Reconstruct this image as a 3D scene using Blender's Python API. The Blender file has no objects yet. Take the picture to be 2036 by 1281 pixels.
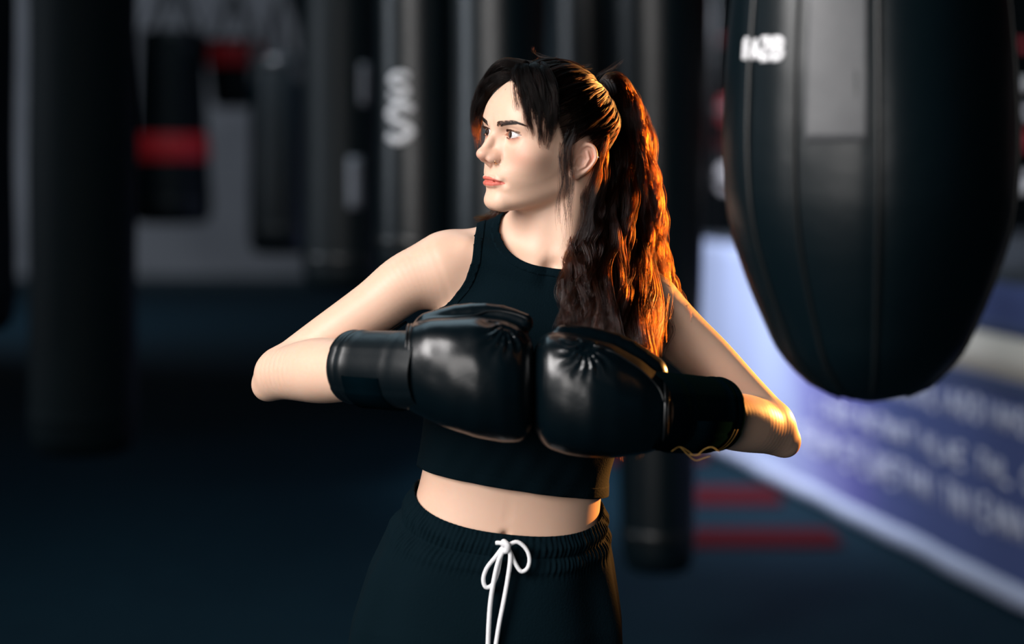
FINE = True
import bpy, bmesh, math, random
import numpy as np
from mathutils import Vector, Matrix

C = bpy.context.scene.collection
scene = bpy.context.scene
RNG = np.random.default_rng(7)
random.seed(7)

# ------------------------------------------------------------------ camera
CAM_H = 1.514                 # lens height above the floor
CAM_D = 2.869                 # lens to the woman
FPX = 3959.0                  # focal length in pixels of a 2036 px wide frame
HORIZON = 320.0
cam_data = bpy.data.cameras.new('camera')
cam_data.sensor_width = 36.0
cam_data.lens = 36.0 * FPX / 2036.0
cam_data.shift_y = -(640.5 - HORIZON) / 2036.0
cam_data.clip_end = 120
cam_data.dof.use_dof = True
cam_data.dof.focus_distance = 2.84
cam_data.dof.aperture_fstop = 1.5
cam = bpy.data.objects.new('camera', cam_data)
cam.location = (0, -CAM_D, CAM_H)
cam.rotation_euler = (math.radians(90), 0, 0)
C.objects.link(cam)
scene.camera = cam

def at(px, py, y=0.0):
    """metric point seen at a photograph pixel, at depth y"""
    k = (y + CAM_D) / FPX
    return np.array([(px - 1018.0) * k, y, CAM_H - (py - HORIZON) * k])

# ------------------------------------------------------------------ world, lamps, exposure
scene.view_settings.view_transform = 'Standard'
scene.view_settings.look = 'None'
scene.view_settings.gamma = 1.0
scene.view_settings.use_curve_mapping = False
scene.view_settings.exposure = 0.0
world = bpy.data.worlds.new('world')
scene.world = world
world.use_nodes = True
world.node_tree.nodes['Background'].inputs['Color'].default_value = (0.10, 0.42, 0.60, 1)
world.node_tree.nodes['Background'].inputs['Strength'].default_value = 0.07

def area_lamp(name, loc, aim, sx, sy, power, color, spread=180):
    d = bpy.data.lights.new(name, 'AREA')
    d.shape = 'RECTANGLE'; d.size = sx; d.size_y = sy
    d.energy = power; d.color = color; d.spread = math.radians(spread)
    o = bpy.data.objects.new(name, d)
    o.location = loc
    o.rotation_euler = (Vector(aim) - Vector(loc)).to_track_quat('-Z', 'Y').to_euler()
    C.objects.link(o)
    return o

def spot_lamp(name, loc, aim, power, color, cone, radius, blend=.4):
    d = bpy.data.lights.new(name, 'SPOT')
    d.energy = power; d.color = color; d.spot_size = math.radians(cone); d.spot_blend = blend; d.shadow_soft_size = radius
    o = bpy.data.objects.new(name, d); o.location = loc
    o.rotation_euler = (Vector(aim) - Vector(loc)).to_track_quat('-Z', 'Y').to_euler()
    C.objects.link(o)
    return o

area_lamp('window_light', (-2.35, -2.0, 2.95), (0.0, 0.0, 1.3), 1.6, 2.3, 56, (1.0, 0.965, 0.95), 90)
spot_lamp('warm_lamp', (2.04, 1.84, 1.50), (0.22, 0.0, 1.33), 1500, (1.0, 0.40, 0.09), 19, 0.09, .5)
area_lamp('front_fill_light', (-1.7, -4.7, 1.9), (0.25, 0.0, 1.2), 2.4, 1.8, 36, (1.0, 0.95, 0.92), 120)  # unseen soft fill, added to lighten her left arm
area_lamp('hall_window_light', (-6.4, 14.0, 3.6), (-3.0, 21.0, 1.6), 3.0, 1.6, 210, (0.78, 0.86, 1.0))
area_lamp('side_window_light', (-5.5, 2.6, 2.5), (0.0, 3.4, 1.5), 2.0, 2.2, 22, (0.82, 0.90, 1.0), 70)
area_lamp('ring_light', (-1.0, 5.0, 2.9), (1.7, 6.6, 0.7), 1.4, 1.0, 62, (0.86, 0.89, 1.0), 75)
area_lamp('overhead_fill_light', (-1.2, 3.5, 5.0), (-1.2, 3.5, 0.0), 3.0, 4.0, 62, (0.62, 0.86, 1.0))  # unseen overhead fill, added to brighten the floor

# ------------------------------------------------------------------ object helpers
def link(o, parent=None):
    C.objects.link(o)
    if parent is not None:
        o.parent = parent
    return o

def set_props(o, label=None, cat=None, group=None, kind=None):
    for k, v in (('label', label), ('category', cat), ('group', group), ('kind', kind)):
        if v: o[k] = v
    return o

def empty(name, loc, label=None, cat=None, group=None):
    o = bpy.data.objects.new(name, None)
    o.location = loc
    o.empty_display_size = 0.05
    link(o)
    return set_props(o, label, cat, group)

def mesh_obj(name, V, F, mat, parent=None, smooth=True):
    """V world coordinates; the object keeps its parent's frame (parents are only moved)"""
    V = np.asarray(V, dtype=np.float64)
    off = np.array(parent_world(parent)) if parent is not None else np.zeros(3)
    me = bpy.data.meshes.new(name)
    me.from_pydata((V - off).tolist(), [], F if isinstance(F, list) else F.tolist())
    me.update()
    if smooth:
        me.polygons.foreach_set('use_smooth', np.ones(len(me.polygons), dtype=bool))
    if mat is not None: me.materials.append(mat)
    o = bpy.data.objects.new(name, me)
    return link(o, parent)

def parent_world(p):
    v = np.zeros(3)
    while p is not None:
        v = v + np.array(p.location); p = p.parent
    return v

class MB:
    """collects simple shapes into one mesh"""
    def __init__(self): self.V = []; self.F = []
    def add(self, V, F):
        n = len(self.V); self.V += [tuple(v) for v in V]; self.F += [[i + n for i in f] for f in F]
        return self
    def box(self, c, s, rz=0.0):
        ca, sa = math.cos(rz), math.sin(rz); V = []
        for z in (-1, 1):
            for x, y in ((-1, -1), (1, -1), (1, 1), (-1, 1)):
                a, b = x * s[0] / 2, y * s[1] / 2
                V.append((c[0] + a * ca - b * sa, c[1] + a * sa + b * ca, c[2] + z * s[2] / 2))
        return self.add(V, [(3, 2, 1, 0), (4, 5, 6, 7), (0, 1, 5, 4), (1, 2, 6, 5), (2, 3, 7, 6), (3, 0, 4, 7)])
    def tube(self, pts, r, n=8, closed=False):
        V, F = tube_geo(pts, r, n, closed); return self.add(V, F)
    def lathe(self, prof, n=48, c=(0, 0)):
        """prof: (radius, z) bottom to top"""
        V, F = [], []
        for (r, z) in prof:
            for k in range(n):
                a = 2 * math.pi * k / n
                V.append((c[0] + r * math.cos(a), c[1] + r * math.sin(a), z))
        for i in range(len(prof) - 1):
            for k in range(n):
                F.append((i * n + k, i * n + (k + 1) % n, (i + 1) * n + (k + 1) % n, (i + 1) * n + k))
        F.append(list(range(n - 1, -1, -1))); F.append([(len(prof) - 1) * n + k for k in range(n)])
        return self.add(V, F)
    def build(self, name, mat, parent=None, smooth=False):
        return mesh_obj(name, self.V, self.F, mat, parent, smooth)

def tube_geo(pts, r, n=8, closed=False):
    pts = np.asarray(pts, float); m = len(pts)
    r = np.full(m, r) if np.isscalar(r) else np.asarray(r, float)
    if closed: T = np.roll(pts, -1, 0) - np.roll(pts, 1, 0)
    else: T = np.gradient(pts, axis=0)
    T /= np.linalg.norm(T, axis=1)[:, None] + 1e-12
    N = np.zeros_like(pts); ref = np.array([0, 0, 1.0]) if abs(T[0][2]) < .9 else np.array([1.0, 0, 0])
    n0 = np.cross(T[0], ref); N[0] = n0 / np.linalg.norm(n0)
    for i in range(1, m):
        v = N[i - 1] - T[i] * N[i - 1].dot(T[i]); N[i] = v / (np.linalg.norm(v) + 1e-12)
    B = np.cross(T, N); V, F = [], []
    for i in range(m):
        for k in range(n):
            a = 2 * math.pi * k / n
            V.append(pts[i] + r[i] * (N[i] * math.cos(a) + B[i] * math.sin(a)))
    for i in range(m if closed else m - 1):
        j = (i + 1) % m
        for k in range(n):
            F.append((i * n + k, i * n + (k + 1) % n, j * n + (k + 1) % n, j * n + k))
    if not closed:
        F.append(list(range(n - 1, -1, -1))); F.append([(m - 1) * n + k for k in range(n)])
    return V, F

def spline(pts, n=40):
    """Catmull-Rom through the points"""
    P = np.asarray(pts, float); m = len(P)
    Q = np.vstack([2 * P[0] - P[1], P, 2 * P[-1] - P[-2]])
    t = np.linspace(0, m - 1 - 1e-9, n); i = t.astype(int); f = (t - i)[:, None]
    a, b, c, d = Q[i], Q[i + 1], Q[i + 2], Q[i + 3]
    return 0.5 * (2 * b + (c - a) * f + (2 * a - 5 * b + 4 * c - d) * f ** 2 + (3 * b - a - 3 * c + d) * f ** 3)

# ------------------------------------------------------------------ materials
def principled(name, color, rough=0.5, metal=0.0, noise=None, bump=None, **kw):
    """noise=(scale, second colour, contrast); bump=(scale, strength)"""
    m = bpy.data.materials.new(name); m.use_nodes = True
    nt = m.node_tree; b = nt.nodes['Principled BSDF']
    b.inputs['Base Color'].default_value = (*color, 1)
    b.inputs['Roughness'].default_value = rough
    b.inputs['Metallic'].default_value = metal
    for k, v in kw.items():
        b.inputs[k.replace('_', ' ')].default_value = v
    if noise or bump:
        tc = nt.nodes.new('ShaderNodeTexCoord')
    if noise:
        nz = nt.nodes.new('ShaderNodeTexNoise'); nz.inputs['Scale'].default_value = noise[0]; nz.inputs['Detail'].default_value = 6
        mx = nt.nodes.new('ShaderNodeMix'); mx.data_type = 'RGBA'
        mx.inputs['A'].default_value = (*color, 1); mx.inputs['B'].default_value = (*noise[1], 1)
        mr = nt.nodes.new('ShaderNodeMapRange'); mr.inputs['From Min'].default_value = 0.35; mr.inputs['From Max'].default_value = 0.65
        mr.inputs['To Max'].default_value = noise[2]
        nt.links.new(tc.outputs['Object'], nz.inputs['Vector']); nt.links.new(nz.outputs['Fac'], mr.inputs['Value'])
        nt.links.new(mr.outputs['Result'], mx.inputs['Factor']); nt.links.new(mx.outputs['Result'], b.inputs['Base Color'])
    if bump:
        n2 = nt.nodes.new('ShaderNodeTexNoise'); n2.inputs['Scale'].default_value = bump[0]; n2.inputs['Detail'].default_value = 4
        bp = nt.nodes.new('ShaderNodeBump'); bp.inputs['Strength'].default_value = bump[1]; bp.inputs['Distance'].default_value = 0.002
        nt.links.new(tc.outputs['Object'], n2.inputs['Vector']); nt.links.new(n2.outputs['Fac'], bp.inputs['Height'])
        nt.links.new(bp.outputs['Normal'], b.inputs['Normal'])
    return m

# ------------------------------------------------------------------ implicit surfaces (all in centimetres)
def vlen(x, y, z): return np.sqrt(x * x + y * y + z * z)
def ellip(x, y, z, c, r):
    X, Y, Z = (x - c[0]) / r[0], (y - c[1]) / r[1], (z - c[2]) / r[2]
    k0 = vlen(X, Y, Z); k1 = vlen(X / r[0], Y / r[1], Z / r[2]) + 1e-9
    return k0 * (k0 - 1) / k1
def rcone(x, y, z, a, b, r1, r2):
    ba = [b[i] - a[i] for i in range(3)]; L = sum(v * v for v in ba)
    px, py, pz = x - a[0], y - a[1], z - a[2]
    h = np.clip((px * ba[0] + py * ba[1] + pz * ba[2]) / L, 0, 1)
    return vlen(px - h * ba[0], py - h * ba[1], pz - h * ba[2]) - (r1 + (r2 - r1) * h)
def chain(x, y, z, pts, radii):
    d = None
    for i in range(len(pts) - 1):
        e = rcone(x, y, z, pts[i], pts[i + 1], radii[i], radii[i + 1])
        d = e if d is None else np.minimum(d, e)
    return d
def smin(a, b, k):
    h = np.maximum(k - np.abs(a - b), 0) / k
    return np.minimum(a, b) - h * h * k * 0.25
def smax(a, b, k): return -smin(-a, -b, k)

class Table:
    """smooth 1-D lookup"""
    def __init__(self, xs, ys, soft=0.6):
        xs = np.array(xs, float); ys = np.array(ys, float)
        o = np.argsort(xs); xs, ys = xs[o], ys[o]
        self.g = np.linspace(xs[0], xs[-1], 400); v = np.interp(self.g, xs, ys)
        s = soft / (self.g[1] - self.g[0]); r = int(3 * s) + 1
        k = np.exp(-0.5 * (np.arange(-r, r + 1) / s) ** 2); k /= k.sum()
        pad = np.concatenate([2 * v[0] - v[r:0:-1], v, 2 * v[-1] - v[-2:-r - 2:-1]])
        self.v = np.convolve(pad, k, 'valid')
    def __call__(self, x): return np.interp(x, self.g, self.v)

def slice_dist(u, v, w, av, n):
    r = (np.abs(u / w) ** n + np.abs(v / av) ** n) ** (1.0 / n) + 1e-6
    return np.sqrt(u * u + v * v) * (1 - 1 / r) + np.where(r < .3, -.3, 0)

def surface_nets(fn, lo, hi, cell, block=8):
    """dual contouring of fn (metres in, metres out) on a sparse grid; returns vertices and quads"""
    lo = np.array(lo, float); hi = np.array(hi, float)
    nb = np.ceil((hi - lo) / (cell * block)).astype(int); n = nb * block + 1
    g = [lo[i] + cell * block * (np.arange(nb[i]) + .5) for i in range(3)]
    G = np.stack(np.meshgrid(*g, indexing='ij'), -1).reshape(-1, 3)
    db = fn(G).reshape(nb)
    D = np.repeat(np.repeat(np.repeat(np.where(db < 0, -1, 1).astype(np.float32) * 0.05, block, 0), block, 1), block, 2)
    D = np.pad(D, ((0, 1), (0, 1), (0, 1)), mode='edge')
    act = np.argwhere(np.abs(db) < cell * block * 1.35)
    o = np.stack(np.meshgrid(*[np.arange(block + 1)] * 3, indexing='ij'), -1).reshape(-1, 3)
    for s in range(0, len(act), 400):
        I = (act[s:s + 400, None, :] * block + o[None]).reshape(-1, 3)
        D[I[:, 0], I[:, 1], I[:, 2]] = fn(lo + I * cell)
    S = (D < 0)
    cnt = np.zeros(tuple(k - 1 for k in D.shape), np.uint8)
    cs = [(i, j, k) for i in (0, 1) for j in (0, 1) for k in (0, 1)]
    nx, ny, nz = cnt.shape
    for (i, j, k) in cs: cnt += S[i:i + nx, j:j + ny, k:k + nz]
    A = np.argwhere((cnt > 0) & (cnt < 8))
    idx = np.full(cnt.shape, -1, np.int32); idx[A[:, 0], A[:, 1], A[:, 2]] = np.arange(len(A))
    val = np.stack([D[A[:, 0] + i, A[:, 1] + j, A[:, 2] + k] for (i, j, k) in cs], 1)
    cs = np.array(cs, float); acc = np.zeros((len(A), 3)); num = np.zeros(len(A))
    for a in range(8):
        for b in range(a + 1, 8):
            if np.abs(cs[a] - cs[b]).sum() != 1: continue
            m = (val[:, a] < 0) != (val[:, b] < 0)
            t = np.where(m, val[:, a] / (val[:, a] - val[:, b] + 1e-20), 0)[:, None]
            acc += np.where(m[:, None], cs[a] + t * (cs[b] - cs[a]), 0); num += m
    V = lo + cell * (A + acc / num[:, None])
    Q = []
    for ax in range(3):
        sl0 = [slice(1, -1)] * 3; sl1 = [slice(1, -1)] * 3
        sl0[ax] = slice(0, -1); sl1[ax] = slice(1, None)
        s0, s1 = S[tuple(sl0)], S[tuple(sl1)]
        E = np.argwhere(s0 != s1)
        flip = s0[E[:, 0], E[:, 1], E[:, 2]]
        off = np.ones(3, int); off[ax] = 0; E = E + off
        b, c = [(1, 2), (2, 0), (0, 1)][ax]
        eb = np.eye(3, dtype=int)[b]; ec = np.eye(3, dtype=int)[c]
        q = np.stack([idx[tuple((E - eb - ec).T)], idx[tuple((E - ec).T)], idx[tuple(E.T)], idx[tuple((E - eb).T)]], 1)
        q[~flip] = q[~flip][:, ::-1]
        Q.append(q)
    Q = np.concatenate(Q); Q = Q[(Q >= 0).all(1)]
    return V, Q

def project(fn, V, it=3, eps=2e-4, maxstep=0.003):
    V = V.copy()
    for _ in range(it):
        d = fn(V); g = np.stack([fn(V + np.eye(3)[i] * eps) - d for i in range(3)], 1) / eps
        step = -d[:, None] * g / (np.sum(g * g, 1) + 1e-3)[:, None]
        L = np.linalg.norm(step, axis=1)[:, None]
        V += step * np.minimum(1, maxstep / (L + 1e-12))
    return V

def subdivide(V, Q, mask):
    """split the masked quads in four; the ring around them gets n-gons so the mesh stays closed"""
    nV = len(V); sub = mask
    E = np.concatenate([Q[:, [i, (i + 1) % 4]] for i in range(4)]); Es = np.sort(E, 1)
    key = Es[:, 0].astype(np.int64) * nV + Es[:, 1]
    uk, inv = np.unique(key, return_inverse=True)
    fe = inv.reshape(4, -1).T
    need = np.zeros(len(uk), bool); need[fe[sub].ravel()] = True
    eid = np.full(len(uk), -1); eid[need] = nV + np.arange(need.sum())
    ev = np.stack([uk[need] // nV, uk[need] % nV], 1)
    Vm = (V[ev[:, 0]] + V[ev[:, 1]]) / 2
    fc = np.full(len(Q), -1); fc[sub] = nV + need.sum() + np.arange(sub.sum())
    Vc = V[Q[sub]].mean(1)
    V2 = np.concatenate([V, Vm, Vc])
    q = Q[sub]; e = eid[fe[sub]]; c = fc[sub]
    quads = np.concatenate([np.stack([q[:, i], e[:, i], c, e[:, (i + 3) % 4]], 1) for i in range(4)])
    rest = np.where(~sub)[0]; ngon = []; keep = []
    for f in rest:
        m = eid[fe[f]]
        if (m < 0).all(): keep.append(f)
        else:
            p = []
            for i in range(4):
                p.append(int(Q[f, i]))
                if m[i] >= 0: p.append(int(m[i]))
            ngon.append(p)
    return V2, quads, Q[keep], ngon
# ------------------------------------------------------------------ the woman: frames
YAW, PITCH, ROLL = math.radians(57), math.radians(3), math.radians(4.5)
_F = np.array([-math.sin(YAW), -math.cos(YAW), 0]); _L = np.array([math.cos(YAW), -math.sin(YAW), 0]); _U = np.array([0, 0, 1.0])
_F, _U = _F * math.cos(PITCH) + _U * math.sin(PITCH), _U * math.cos(PITCH) - _F * math.sin(PITCH)
HL = _L * math.cos(ROLL) - _U * math.sin(ROLL); HU = _U * math.cos(ROLL) + _L * math.sin(ROLL); HF = _F
HC = at(1097, 273, 0.0)                                    # between the ears at eye level
def to_head(P):
    d = (P - HC) * 100
    return d @ HL, d @ HF, d @ HU
def from_head(q, p, h):
    return HC + 0.01 * (np.multiply.outer(q, HL) + np.multiply.outer(p, HF) + np.multiply.outer(h, HU))
LEAN = math.radians(9.0)
NAVEL = at(1005, 1042, 0.0)
TA = np.array([math.sin(LEAN), 0, math.cos(LEAN)]); TU = np.array([math.cos(LEAN), 0, -math.sin(LEAN)])
def to_torso(P):
    d = (P - NAVEL) * 100
    return d @ TU, d[..., 1], d @ TA                       # u to her left, y away from the lens, t up the spine
def from_torso(u, y, t):
    return NAVEL + 0.01 * (np.multiply.outer(u, TU) + np.multiply.outer(y, np.array([0, 1.0, 0])) + np.multiply.outer(t, TA))

# ------------------------------------------------------------------ head
EYE = (3.02, 7.80, 0.0); EYE_R = 1.36
f_w = Table([10.8, 9, 7.5, 6, 4, 2, 0, -2, -4, -6, -8, -9.5, -10.5, -11.3], [1, 5.0, 6.2, 6.7, 7.0, 7.05, 6.85, 6.65, 6.3, 5.65, 4.75, 3.7, 2.7, 1.5], .6)
f_pf = Table([9, 7.5, 6, 4, 2.2, 1.2, 0, -2, -4, -5.2, -6.4, -7.6, -8.5, -9.2, -10, -10.7, -11.3], [6.9, 8.4, 9.25, 9.75, 9.85, 9.7, 9.1, 8.9, 9.4, 9.9, 10.05, 9.85, 9.35, 9.35, 9.45, 9.1, 7.9], .35)
f_pc = Table([10, 4, 0, -2, -4, -8, -10, -11.3], [-1, -.5, .8, 1.8, 2.2, 2.4, 4.6, 6.2], .5)
f_pb = Table([8, 6, 4, 2, 0, -2, -4, -6, -8, -10, -11.3], [-6.8, -8, -8.5, -8.5, -8, -6.8, -5.2, -3.2, -1.0, 2.2, 4.6], .5)
f_n = Table([10, 4, 2, 0, -3, -6, -9, -11.3], [2.3, 2.7, 3.0, 2.8, 2.5, 2.25, 2.0, 2.0], .6)

def lid_curves(a):
    s = np.clip((a - EYE[0] + 1.48) / 3.16, 0, 1)
    mid = -.16 + .26 * s
    up = mid + .58 * np.sin(np.pi * s ** .85) ** .85
    lo = mid - .46 * np.sin(np.pi * s ** 1.15) ** .9
    return s, mid, up, lo

def mouth_line(a): return -6.72 - .028 * a * a + .05 * np.exp(-(a / .5) ** 2)

hairline = Table([10, 9, 8.3, 7.2, 6.0, 4.6, 3.4, 2.6, 1.6, .6, -1.2, -2.6, -3.4, -5, -7, -10], [11, 9.0, 7.8, 6.6, 4.6, 2.8, .6, -1.2, -1.4, .2, .2, -1.0, -3.6, -5.6, -6.6, -7], .35)

def skull_sdf(q, p, h):
    cran = ellip(q, p, h, (0, .7, 2.4), (7.05, 9.0, 8.3))
    hh = np.clip(h, -11.3, 9)
    pc = f_pc(hh); dp = p - pc
    face = slice_dist(q, dp, f_w(hh), np.where(dp > 0, f_pf(hh) - pc, pc - f_pb(hh)), f_n(hh))
    face = smax(smax(face, h - 5.5, 3.0), -10.45 - h, 1.6)
    return smin(cran, face, 2.0)

def head_sdf(q, p, h):
    a = np.abs(q)
    d = skull_sdf(q, p, h)
    d = smin(d, ellip(a, p, h, (3.8, 6.3, -2.5), (1.8, 1.6, 1.3)), 2.6)                 # cheek bones
    d = smin(d, rcone(a, p, h, (4.35, 1.3, -6.7), (1.1, 8.0, -9.65), .8, .85), 2.0)       # jaw line
    d = smin(d, ellip(q, p, h, (0, 8.55, -9.55), (1.6, 1.05, .95)), 1.5)                 # chin
    d = smin(d, rcone(a, p, h, (1.3, 9.05, 1.35), (4.0, 7.75, 1.6), .5, .4), 1.8)        # brow ridge
    d = smax(d, -ellip(a, p, h, (3.1, 9.95, -.15), (1.85, 1.5, 1.0)), 1.2)             # eye sockets
    # nose
    n = rcone(q, p, h, (0, 9.3, .9), (0, 11.5, -2.85), .48, .60)
    n = smin(n, ellip(q, p, h, (0, 11.62, -3.10), (.74, .72, .66)), .6)
    n = smin(n, rcone(a, p, h, (.50, 8.4, -.4), (.92, 9.45, -3.2), .60, .90), 1.6)
    n = smin(n, rcone(a, p, h, (.30, 11.2, -3.05), (.90, 10.2, -3.2), .52, .58), .7)
    n = smin(n, ellip(a, p, h, (1.05, 10.20, -3.68), (.54, 1.0, .60)), .5)
    n = smin(n, rcone(q, p, h, (0, 11.5, -3.60), (0, 10.2, -4.45), .28, .36), .35)
    n = smax(n, -ellip(a, p, h, (.55, 10.95, -4.30), (.27, .66, .40)), .2)
    d = smin(d, n, .8)
    d = smax(d, -rcone(a, p, h, (1.62, 9.5, -3.2), (1.62, 9.4, -4.0), .06, .08), .35)     # groove behind the wing
    # lids
    vx, vy, vz = a - EYE[0], p - EYE[1], h - EYE[2]
    re = vlen(vx, vy, vz)
    d = smin(d, re - 1.49, .45)
    s, mid, up, lo = lid_curves(a)
    op = np.maximum(np.maximum(h - up, lo - h), 1.33 - re)
    op = np.maximum(op, 7.2 - p)
    op = np.where((s <= 0) | (s >= 1), np.maximum(op, np.abs(vx) - 1.66), op)
    d = smax(d, -op, .10)
    # lips
    m = mouth_line(a)
    upper = np.minimum(rcone(a, p, h, (.0, 10.17, -6.34), (1.15, 9.95, -6.38), .36, .36), rcone(a, p, h, (1.15, 9.95, -6.38), (2.35, 8.95, -6.84), .36, .06))
    upper = smax(upper, -ellip(q, p, h, (0, 10.7, -6.0), (.22, .25, .3)), .25)
    lower = np.minimum(rcone(a, p, h, (.0, 10.03, -7.20), (1.1, 9.8, -7.15), .48, .42), rcone(a, p, h, (1.1, 9.8, -7.15), (2.3, 8.95, -6.90), .42, .06))
    lips = np.minimum(upper, lower)
    d = smin(d, lips, .42)
    d = smax(d, -(np.sqrt((h - m) ** 2 + np.maximum(9.3 - p, 0) ** 2 + np.maximum(a - 2.3, 0) ** 2) - .02), .26)
    d = smax(d, -ellip(a, p, h, (2.62, 9.35, -6.95), (.2, .35, .3)), .9)
    d = smax(d, -rcone(q, p, h, (0, 10.65, -4.9), (0, 10.75, -5.9), .18, .2), .4)            # philtrum
    # her left and right ear: plate, rim, hollow, lobe
    ang = math.radians(24); ca, sa = math.cos(ang), math.sin(ang); tb = math.radians(20); cb, sb = math.cos(tb), math.sin(tb)
    eq, ep, eh = (a - 6.65) / .93, (p + .9) / .93, (h + 2.75) / .93
    e1 = eq * ca + ep * sa; e2 = ep * ca - eq * sa         # e1 outward, e2 forward in the plate
    e3 = eh * cb - e2 * sb; e2 = e2 * cb + eh * sb         # axis leans back
    plate = ellip(e1, e2, e3, (0.35, -.35, .15), (.30, 1.45, 2.45))
    rim = [( .2, 1.0, .3), (.35, .95, 1.6), (.55, .2, 2.55), (.75, -.85, 2.45), (.85, -1.65, 1.4), (.8, -1.65, .1), (.6, -1.15, -1.3), (.45, -.4, -2.3)]
    rs = spline(np.hstack([np.array(rim), np.array([.2, .26, .30, .30, .28, .27, .26, .32])[:, None]]), 24)
    rimd = chain(e1, e2, e3, rs[:, :3].tolist(), rs[:, 3].tolist())
    lobe = ellip(e1, e2, e3, (.4, .15, -2.45), (.34, .72, .78))
    anti = chain(e1, e2, e3, [(.55, -.2, 1.5), (.72, -.85, .6), (.7, -.75, -.6), (.55, -.1, -1.4)], [.16, .22, .22, .2])
    trag = ellip(e1, e2, e3, (.45, 1.0, -.75), (.28, .32, .55))
    ear = smin(smin(smin(smin(plate, rimd, .25), lobe, .5), anti, .25), trag, .35)
    ear = smax(ear, -ellip(e1, e2, e3, (.75, .25, -.25), (.5, .62, .85)), .2)
    ear = smin(ear, ellip(e1, e2, e3, (-.3, .2, -.2), (.6, 1.0, 1.6)), .4)
    d = smin(d, ear * .93, .3)
    return d

# ------------------------------------------------------------------ torso, limbs
t_w = Table([-24, -14, -8, -3, 0, 5, 9, 15, 22, 28, 32, 35, 38], [16.4, 17.0, 15.6, 14.2, 13.6, 13.0, 13.0, 13.6, 14.3, 14.2, 12.8, 11, 8], 1.5)
t_a = Table([-24, -14, -8, 0, 5, 15, 22, 28, 33, 38], [10.5, 11, 10.2, 9.0, 8.7, 9.6, 10.0, 9.2, 7.2, 5.5], 1.5)
t_c = Table([-24, -14, 0, 8, 20, 28, 34, 38], [2, 1.5, .8, .8, 1.0, 1.6, 2.2, 2.2], 1.5)
NECK_TOP = from_head(0.0, -1.6, -4.5)
NECK_BASE = from_torso(0.3, 2.4, 36.5)
NOTCH = from_torso(0.9, -3.2, 37.4)

def cm(v): return tuple(np.asarray(v, float) * 100)
def torso_sdf(P):
    u, y, t = to_torso(P)
    tt = np.clip(t, -24, 38)
    d = slice_dist(u, y - t_c(tt), t_w(tt), t_a(tt), 2.35)
    d = smax(smax(d, t - 36.5, 5), -23 - t, 4)
    a = np.abs(u)
    d = smin(d, ellip(a, y, t, (7.0, -6.6, 21.3), (6.0, 5.2, 6.2)), 3.0)                 # bust
    d = smin(d, rcone(a, y, t, (2.0, .5, 36.5), (13.5, 1.6, 35.2), 4.0, 4.1), 3.0)         # shoulder girdle
    d = smin(d, rcone(a, y, t, (2.0, 3.2, 44.5), (11.5, 2.6, 37.8), 2.2, 2.4), 4.0)         # trapezius
    d = smin(d, rcone(a, y, t, (2.0, -3.6, 37.0), (11.5, -1.6, 38.4), .8, .9), 2.2)        # collar bones
    # belly modelling: midline groove and navel
    d = smax(d, -rcone(u, y, t, (0, -9.3, 2.5), (0, -9.7, 12), .15, .15), 1.6)
    d = smax(d, -ellip(u, y, t, (0, -8.6, -.6), (.55, 1.3, .95)), .9)
    return d

ARM_R = [at(878, 537, .012), at(809, 563, .005), at(745, 611, 0.0), at(640, 683, -.008), at(566, 735, -.012)]
ARM_RR = [5.0, 4.35, 3.95, 3.55, 3.3]
FORE_R = [at(552, 742, -.012), at(630, 737, -.075), at(690, 738, -.125), at(760, 737, -.172), at(815, 738, -.192)]
FORE_RR = [3.3, 4.55, 4.1, 3.3, 2.75]
ARM_L = [at(1296, 622, .022), at(1352, 668, .015), at(1408, 718, .01), at(1475, 786, .0), at(1530, 843, -.008)]
ARM_LR = [5.0, 4.2, 3.85, 3.5, 3.4]
FORE_L = [at(1535, 853, -.008), at(1488, 843, -.05), at(1445, 836, -.085), at(1385, 824, -.135), at(1325, 815, -.182)]
FORE_LR = [3.3, 4.0, 3.95, 3.3, 2.75]
LEGS = [((-8.6, 1.5, -18), (-10.5, 1.0, -56), (-10.0, 3.0, -93)), ((8.4, 1.5, -18), (7.0, 2.0, -58), (2.5, 4.0, -93))]
HAND_R = at(915, 742, -.205); HAND_L = at(1205, 790, -.205)

def limb(P, pts, rad):
    c = P * 100
    x, y, z = c[..., 0], c[..., 1], c[..., 2]
    S = spline(np.hstack([np.array(pts), np.array(rad)[:, None]]), 30)
    d = None
    for i in range(len(S) - 1):
        e = rcone(x, y, z, cm(S[i, :3]), cm(S[i + 1, :3]), S[i, 3], S[i + 1, 3])
        d = e if d is None else np.minimum(d, e)
    return d

def near(P, pts, pad):
    lo = np.min(pts, 0) - pad; hi = np.max(pts, 0) + pad
    return ((P > lo) & (P < hi)).all(-1)

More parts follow.
